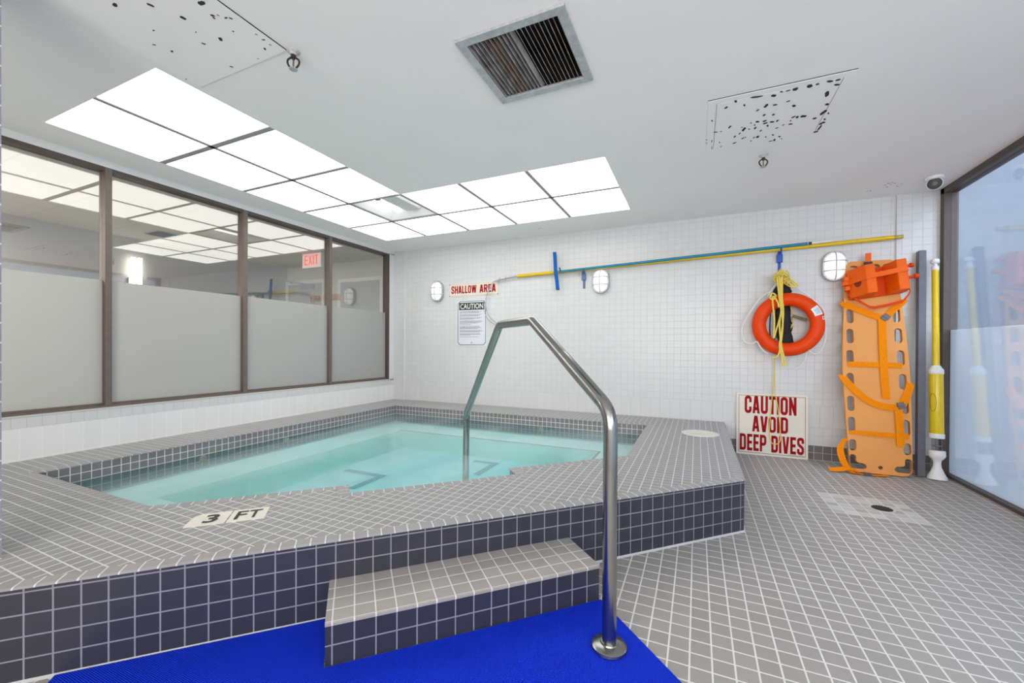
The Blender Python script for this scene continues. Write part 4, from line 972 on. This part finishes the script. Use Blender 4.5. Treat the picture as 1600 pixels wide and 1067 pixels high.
# dark bag hanging behind the ring
bg_ = thing('throw_bag', 'limp black fabric bag hanging behind the life ring', 'bag', tuple(sees(1222, 440, 1, BY - .03)))
mb = MB(); YB = BY - .036; ringz = []
for py, xa, xb in ((437, 1217, 1226), (447, 1213, 1234), (457, 1210, 1238), (470, 1212, 1234), (485, 1211, 1234), (500, 1211, 1236), (515, 1212, 1236), (525, 1214, 1238), (535, 1216, 1239), (544, 1221, 1238), (547, 1227, 1235)):
    a, b = sees(xa, py, 1, YB), sees(xb, py, 1, YB); c = (a + b) / 2; hw = (b.x - a.x) / 2
    ringz.append([Vector((c.x + hw * math.cos(q) * (1 + .12 * math.sin(3 * q + py)), YB + .032 * math.sin(q), c.z)) for q in [2 * math.pi * i / 14 for i in range(14)]])
mb.grid(ringz); obj('bag_body', mb, m_bag, bg_, smooth=True)
mb = MB()
for L in ([(1214, 448), (1208, 458), (1204, 490), (1203, 520), (1207, 532), (1212, 526), (1216, 510)], [(1232, 448), (1237, 456)], [(1234, 500), (1238, 508), (1236, 518)]): mb.tube(smooth_path([sees(a, b, 1, YB - .02) for a, b in L], 5), .006, 6)
obj('bag_strap', mb, m_bag, bg_, smooth=True)
wdg = thing('wooden_dowel', 'short weathered wooden stick wedged behind the life ring', 'stick', tuple(sees(1248, 495, 1, YB)))
mb = MB(); mb.tube([sees(1239, 493, 1, YB - .045), sees(1261, 500, 1, YB - .045)], .013, 8); obj('stick', mb, m_wood, wdg, smooth=True)
mb = MB(); mb.tube(smooth_path([sees(a, b, 1, YB - .025) for a, b in ((1238, 470), (1237, 485), (1240, 493), (1239, 505), (1236, 512))], 4), .006, 6); obj('cord', mb, m_rope, wdg, smooth=True)

# ================================================================== SPINE BOARD
SB0 = Vector((1.46, 4.565, .0)); SU = Vector((1, 0, 0)); SV = Vector((0, .295, 1.92)).normalized(); SN = SU.cross(SV)   # SN faces the room
TH_ = .042
def bd(s, t, d=0): return SB0 + SU * s + SV * (t + .008) + SN * d
sb = thing('spine_board', 'long orange plastic spine board with hand holes leaning against the back wall', 'spine board', (1.46, 4.6, 0))
prof = [(0, .150), (.012, .185), (.045, .208), (.1, .215), (.45, .228), (.85, .237), (1.1, .232), (1.35, .219), (1.6, .203), (1.82, .190), (1.88, .186), (1.915, .172), (1.93, .145)]
right = [(w_, t) for t, w_ in prof]; left = [(-w_, t) for t, w_ in reversed(prof)]
outer = right + left
holes = []
def pill(cx, cy, hw, hh, n=6):
    P = []
    for i in range(n + 1): q = math.pi * i / n; P.append((cx + hw * math.cos(q), cy + hh - hw + hw * math.sin(q)))
    for i in range(n + 1): q = math.pi + math.pi * i / n; P.append((cx + hw * math.cos(q), cy - hh + hw + hw * math.sin(q)))
    return P
for t, s in ((1.408, .166), (1.219, .172), (1.02, .179), (.81, .184), (.6, .187), (.412, .188), (.232, .187)):
    hh = .068 if t > .3 else .05
    for k in (-1, 1): holes.append(pill(k * s, t, .026, hh))
for k in (-1, 1):
    P = [(k * .213, .045), (k * .213, .13), (k * .203, .148), (k * .178, .148), (k * .166, .135), (k * .166, .095), (k * .155, .083), (k * .112, .076), (k * .098, .065), (k * .095, .048), (k * .105, .034), (k * .125, .028), (k * .19, .028), (k * .206, .032)]
    holes.append(P if k > 0 else P[::-1])
holes.append([(.0 + .016 * math.cos(2 * math.pi * i / 12), .055 + .016 * math.sin(2 * math.pi * i / 12)) for i in range(12)])
holes.append([(-.122 + .03 * math.cos(2 * math.pi * i / 12), 1.868 + .024 * math.sin(2 * math.pi * i / 12)) for i in range(12)])
holes.append([(.122 + .03 * math.cos(2 * math.pi * i / 12), 1.868 + .024 * math.sin(2 * math.pi * i / 12)) for i in range(12)])
holes.append(rounded(-.07, 1.845, .07, 1.892, .022))
V, F = fill2d(outer, holes)
mb = MB(); n = len(V); mb.v = [tuple(bd(a, b, 0)) for a, b in V] + [tuple(bd(a, b, -TH_)) for a, b in V]
for f in F:
    mb.f.append(f); mb.f.append(tuple(n + i for i in reversed(f)))
k0 = 0
for L in [outer] + holes:
    for i in range(len(L)): a, b = k0 + i, k0 + (i + 1) % len(L); mb.f.append((a, b, n + b, n + a))
    k0 += len(L)
mb.uv = [[(0, 0)] * len(f) for f in mb.f]; mb.mi = [0] * len(mb.f)
obj('board', mb, m_board, sb, bevel=.007, seg=3, angle=50)

def ribbon(mb, pts, wid, th=.003, n=5, twist=None):
    "webbing along board coordinates (s, t, lift)"
    P = smooth_path([Vector(p) for p in pts], n); N_ = len(P); R = []
    for i in range(N_):
        t = (P[min(i + 1, N_ - 1)] - P[max(i - 1, 0)]).normalized(); a = Vector((-t.y, t.x, 0)); a.normalize(); ww = wid if not callable(wid) else wid(i / (N_ - 1))
        c = P[i]; e = a * ww / 2
        R.append([bd(*(c + e)), bd(*(c - e)), bd(*(c - e + Vector((0, 0, th)))), bd(*(c + e + Vector((0, 0, th))))])
    mb.grid(R)
def strap(parts, name='strap'):
    mb = MB()
    for pts, wd in parts: ribbon(mb, pts, wd)
    return obj(name, mb, m_strap, sb)
def buckle(par, s, t, rot, d=.008):
    M_ = Matrix.Translation(bd(s, t, d)) @ Matrix((SU, SV, SN)).transposed().to_4x4() @ Matrix.Rotation(rot, 4, 'Z')
    mb = MB(); mb.box((-.024, -.03, 0), (.024, .03, .012), M_); mb.box((-.028, -.008, .0), (.028, .008, .016), M_)
    o = obj('buckle', mb, pmat('dark_grey_plastic', (.10, .10, .11), rough=.35, noise=.1), par, bevel=.003); o['label'] = 'dark grey plastic buckle'
k = strap([([(-.205, 1.53, -.02), (-.2, 1.52, .003), (-.063, 1.442, .006), (.07, 1.374, .008)], .056), ([(.222, 1.545, -.02), (.215, 1.53, .003), (.14, 1.45, .006), (.085, 1.38, .008)], .056), ([(.06, 1.375, .012), (.056, 1.1, .012), (.057, .85, .008), (.062, .655, .006)], .056)])
buckle(k, .085, 1.385, -.8)
strap([([(-.20, .957, .002), (-.17, .957, .004), (0, .955, .008), (.16, .952, .004), (.188, .95, .002)], .045)])
k = strap([([(-.238, .86, -.02), (-.235, .83, .003), (-.174, .743, .006), (-.093, .655, .008), (.004, .596, .008), (.148, .574, .008)], .056), ([(.24, .80, -.02), (.232, .79, .003), (.209, .71, .005), (.165, .60, .008)], .056), ([(.139, .57, .012), (.141, .4, .012), (.140, .247, .01)], .054)])
buckle(k, .158, .60, .25)
strap([([(-.207, .345, .0), (-.185, .345, .004), (-.05, .342, .008), (.12, .338, .008), (.2, .34, .003)], lambda t: .024 + .026 * t)])
# strap loop spilling on to the floor at the lower left
mb = MB()
def free_ribbon(mb, P, wdir, wid, th=.003, n=6):
    Q = smooth_path(P, n); R = []
    W_ = smooth_path([Vector(q) for q in wdir], n)
    for p, a in zip(Q, W_):
        a = a.normalized() * wid / 2; nn = Vector((0, -1, .3)).normalized() * th
        R.append([p + a, p - a, p - a + nn, p + a + nn])
    mb.grid(R)
e0 = bd(-.235, .285, -.01)
free_ribbon(mb, [e0, e0 + Vector((-.045, -.03, -.09)), Vector((e0.x - .03, 4.55, .09)), Vector((1.235, 4.525, .02)), Vector((1.30, 4.51, .008)), Vector((1.42, 4.515, .006)), Vector((1.50, 4.53, .012))],
            [(1, -.3, .5), (1, -.2, .35), (1, -.2, .1), (.8, -.6, .1), (.1, 1, .0), (.0, 1, .0), (0, 1, 0)], .05)
free_ribbon(mb, [Vector((1.30, 4.52, .014)), Vector((1.24, 4.54, .04)), Vector((1.17, 4.52, .03)), Vector((1.10, 4.505, .022)), Vector((1.075, 4.50, .03))], [(.0, 1, .2), (0, 1, .3), (0, .8, .5), (0, 1, .5), (0, 1, .6)], .05)
k = obj('strap', mb, m_strap, sb)
mb = MB(); mb.box((1.325, 4.478, .003), (1.375, 4.535, .02)); mb.box((1.335, 4.472, .003), (1.345, 4.541, .023)); o = obj('buckle', mb, MATS['dark_grey_plastic'], k, bevel=.003); o['label'] = 'dark grey plastic buckle'

# head immobiliser
hi = thing('head_immobilizer', 'red-orange head immobilizer with two foam blocks strapped at the top of the spine board', 'head immobilizer', tuple(bd(0, 1.72, .005)))
LIFT = .008; SKEW = .14
def hb_(s, t, d): return bd(s + (t - 1.72) * -.06, t + s * SKEW, LIFT + d)
mb = MB(); mb.prism(rounded(-.185, 1.575, .215, 1.845, .02), lambda a, b, d: hb_(a, b, d), 0, .022); obj('base_pad', mb, m_block2, hi, bevel=.004)
def blk(sec, t0, t1):
    mb = MB(); mb.prism(sec, lambda a, b, d: hb_(a, d, b), t0, t1); return mb
lb = [(-.180, .022), (-.178, .05), (-.085, .165), (-.015, .165), (-.002, .022)]
rb = [(.085, .022), (.095, .06), (.135, .16), (.205, .16), (.222, .05), (.222, .022)]
obj('head_block', blk(lb, 1.585, 1.85), m_block, hi, bevel=.006); obj('head_block', blk(rb, 1.575, 1.85), m_block, hi, bevel=.006)
mb = MB(); c = Vector(hb_(-.131, 1.705, .107)); nrm = (SU * -.78 + SN * .62).normalized()
mb.lathe([(.0, .002), (.030, .002), (.034, -.01)], c, axis=nrm, n=18, sx=1.25, ref=tuple(SV)); obj('ear_hole', mb, pmat('dark_orange_hole', (.22, .02, .004), rough=.7, noise=.05), hi)
mb = MB()
R = []
for s, t, d in [(-.21, 1.735, .05), (-.183, 1.735, .06), (-.087, 1.735, .17), (-.06, 1.738, .172), (.04, 1.742, .172), (.13, 1.75, .172), (.205, 1.752, .166), (.226, 1.75, .055), (.232, 1.75, .02)]:
    R.append([hb_(s, t - .022, d), hb_(s, t + .022, d), hb_(s, t + .022, d + .004), hb_(s, t - .022, d + .004)])
mb.grid(R); obj('forehead_strap', mb, m_block, hi)
mb = MB()
R = []
for s, t, d in [(-.20, 1.66, .03), (-.188, 1.60, .05), (-.16, 1.575, .05), (-.035, 1.478, .045), (.0, 1.470, .045), (.10, 1.492, .045), (.195, 1.517, .05), (.235, 1.57, .05), (.262, 1.62, .03), (.225, 1.70, .02)]:
    R.append([bd(s, t - .012, d), bd(s, t + .012, d), bd(s, t + .012, d + .004), bd(s, t - .012, d + .004)])
mb.grid(R); obj('chin_strap', mb, m_block2, hi)
for s, t in ((-.2, 1.77), (-.215, 1.73), (-.2, 1.68)):
    mb = MB(); mb.prism(rounded(s - .018, t - .02, s + .018, t + .02, .006), lambda a, b, d: hb_(a, b, d), .03, .075); obj('buckle', mb, m_block, hi, bevel=.004)
for t, e in ((1.80, .28), (1.695, .305)):
    mb = MB(); a, b = Vector(hb_(.215, t, .07)), Vector(hb_(e, t + .005, .06)); mb.tube([a, a.lerp(b, .68), a.lerp(b, .7), b], [.012, .013, .021, .020], 10); obj('strap_end', mb, m_block2, hi, smooth=True)
mb = MB(); R = []
for t, d in ((1.99, .035), (1.95, .03), (1.91, .022), (1.87, .01)): R.append([bd(-.043, t, d), bd(.0, t, d), bd(.0, t, d + .006), bd(-.043, t, d + .006)])
mb.grid(R); obj('top_strap', mb, m_block, hi)
mb = MB(); mb.prism(rounded(-.052, 1.865, .008, 1.91, .006), lambda a, b, d: bd(a, b, d), .018, .036); obj('buckle', mb, m_black, hi, bevel=.003)

# grey tube leaning in the corner
gp = thing('grey_tube', 'plain grey square tube leaning in the corner between spine board and pump', 'tube', (1.755, 4.66, 0))
a, b = Vector((1.757, 4.672, .002)), sees(1439.5, 392.5, 1, 4.845); t = (b - a).normalized(); s = Vector((1, 0, 0)); s = (s - t * s.dot(t)).normalized(); q = t.cross(s)
mb = MB(); hw = .0262
mb.grid([[a + s * i * hw + q * j * hw for i, j in ((-1, -1), (1, -1), (1, 1), (-1, 1))], [b + s * i * hw + q * j * hw for i, j in ((-1, -1), (1, -1), (1, 1), (-1, 1))]]); obj('tube', mb, m_pgrey, gp, bevel=.004)
mb = MB(); mb.grid([[b + t * .001 + s * i * hw * .8 + q * j * hw * .8 for i, j in ((-1, -1), (1, -1), (1, 1), (-1, 1))], [b + t * .002 + s * i * hw * .8 + q * j * hw * .8 for i, j in ((-1, -1), (1, -1), (1, 1), (-1, 1))]]); obj('open_end', mb, m_dark, gp)

# yellow hand pump
pu = thing('hand_pump', 'tall yellow and white hand pump standing in the corner by the right glass wall', 'pump', (1.83, 4.63, 0))
pa = Vector((1.850, 4.628, .001)); pb = sees(1461, 406, 1, 4.80); ax_ = (pb - pa); Lp = ax_.length; ax_.normalize()
def pz(py): return (748.5 - py) / (748.5 - 406) * Lp
def lat(nm, prof, mat, n=24): mb = MB(); mb.lathe([(r * .88, pz(y)) for r, y in prof], pa, axis=ax_, n=n); return obj(nm, mb, mat, pu, smooth=True)
lat('pump_foot', [(.0, 748.5), (.072, 748.5), (.070, 745), (.050, 738), (.033, 731), (.028, 725), (.032, 720), (.052, 716), (.062, 713), (.062, 707), (.058, 705), (.0, 705)], m_wplast)
for i in range(3):
    pass
lat('clear_cylinder', [(.036, 706), (.036, 686)], m_clear)
lat('piston', [(.0, 706), (.012, 706), (.012, 700), (.030, 699), (.030, 697.5), (.012, 697), (.012, 686), (.0, 686)], pmat('brown_piston', (.30, .24, .22), rough=.4, noise=.1))
lat('lower_collar', [(.030, 687), (.054, 686.5), (.056, 684), (.056, 680), (.050, 679)], m_wplast)
bd_ = lat('pump_barrel', [(.050, 680), (.0515, 679), (.0515, 588), (.050, 586)], m_ypump)
mb = MB(); cc = pa + ax_ * pz(631); nn = (CAM - cc); nn.z = 0; nn.normalize(); nn = (nn * .8 + Vector((-.6, 0, 0))).normalized(); sd = nn.cross(ax_).normalized()
mb.tube([cc + (nn * math.cos(.5 * math.cos(q_)) + sd * math.sin(.5 * math.cos(q_))) * .0460 + ax_ * .075 * math.sin(q_) for q_ in [2 * math.pi * i / 30 for i in range(30)]], .0012, 5, closed=True); obj('label_outline', mb, m_rust, pu)
lat('upper_collar', [(.050, 588), (.055, 587), (.055, 581), (.045, 578.5), (.034, 575), (.030, 574), (.0, 574)], m_wplast)
lat('pump_rod', [(.0, 576), (.0265, 576), (.0265, 421), (.0, 421)], m_ypump)
lat('top_collar', [(.026, 423), (.030, 422), (.030, 417), (.022, 416.5), (.015, 414), (.015, 411), (.0, 411)], m_wplast)
lat('handle_knob', [(.0, 412), (.026, 412), (.034, 410.5), (.035, 407.5), (.028, 405.5), (.0, 405)], m_wplast)

# ================================================================== CORRIDOR THINGS
ex = sees(486.5, 395, 2, CEZ); ye = ex.y
a, b = sees(473, 396, 1, ye), sees(501, 417, 1, ye)
et = thing('exit_sign', 'lit red EXIT sign hung from the corridor ceiling behind the windows', 'exit sign', ((a.x + b.x) / 2, ye, CEZ))
mb = MB(); mb.box((a.x - .01, ye, b.z), (b.x + .01, ye + .05, CEZ - .002)); obj('sign_box', mb, m_white, et, bevel=.003)
mb = MB(); mb.box((a.x, ye - .002, b.z + .01), (b.x, ye - .0003, CEZ - .015)); fc = obj('sign_face', mb, m_exit, et)
mb = MB(); W_ = b.x - a.x; H_ = CEZ - b.z; block_letters(mb, 'EXIT', (a.x, ye - .002, b.z), (1, 0, 0), (0, 0, 1), (0, -1, 0), W_ * .12, W_ * .88, H_ * .2, H_ * .85, sw=.13, gap=.1); obj('lettering', mb, m_exitr, fc)
a, b = sees(206, 441, 0, CXW + .06), sees(221, 404, 0, CXW + .06)
sn = thing('corridor_sconce', 'bright twin tube wall sconce on the grey corridor wall behind the glass', 'wall light', (CXW, (a.y + b.y) / 2, a.z))
mb = MB(); mb.box((CXW + .0005, a.y - .02, a.z - .05), (CXW + .03, b.y + .02, a.z + .06)); mb.box((CXW + .0005, (a.y + b.y) / 2 - .02, a.z), (CXW + .02, (a.y + b.y) / 2 + .02, b.z - .02)); obj('wall_plate', mb, m_alu, sn, bevel=.003)
for y in (a.y + .015, b.y - .015): mb = MB(); mb.tube([(CXW + .06, y, a.z - .03), (CXW + .06, y, b.z)], .022, 12); obj('light_tube', mb, m_sconce, sn, smooth=True)
cv = thing('corridor_vent', 'dark rectangular vent in the beige corridor ceiling seen through the windows', 'vent', (-5.84, 2.78, CEZ))
mb = MB(); mb.box((-5.99, 2.66, CEZ - .008), (-5.68, 2.91, CEZ - .0005)); obj('vent_frame', mb, m_gridbar, cv)
mb = MB()
for i in range(9): mb.box((-5.975 + i * .033, 2.675, CEZ - .011), (-5.957 + i * .033, 2.895, CEZ - .008))
obj('vent_slats', mb, m_dark, cv)
bpy.context.view_layer.update()
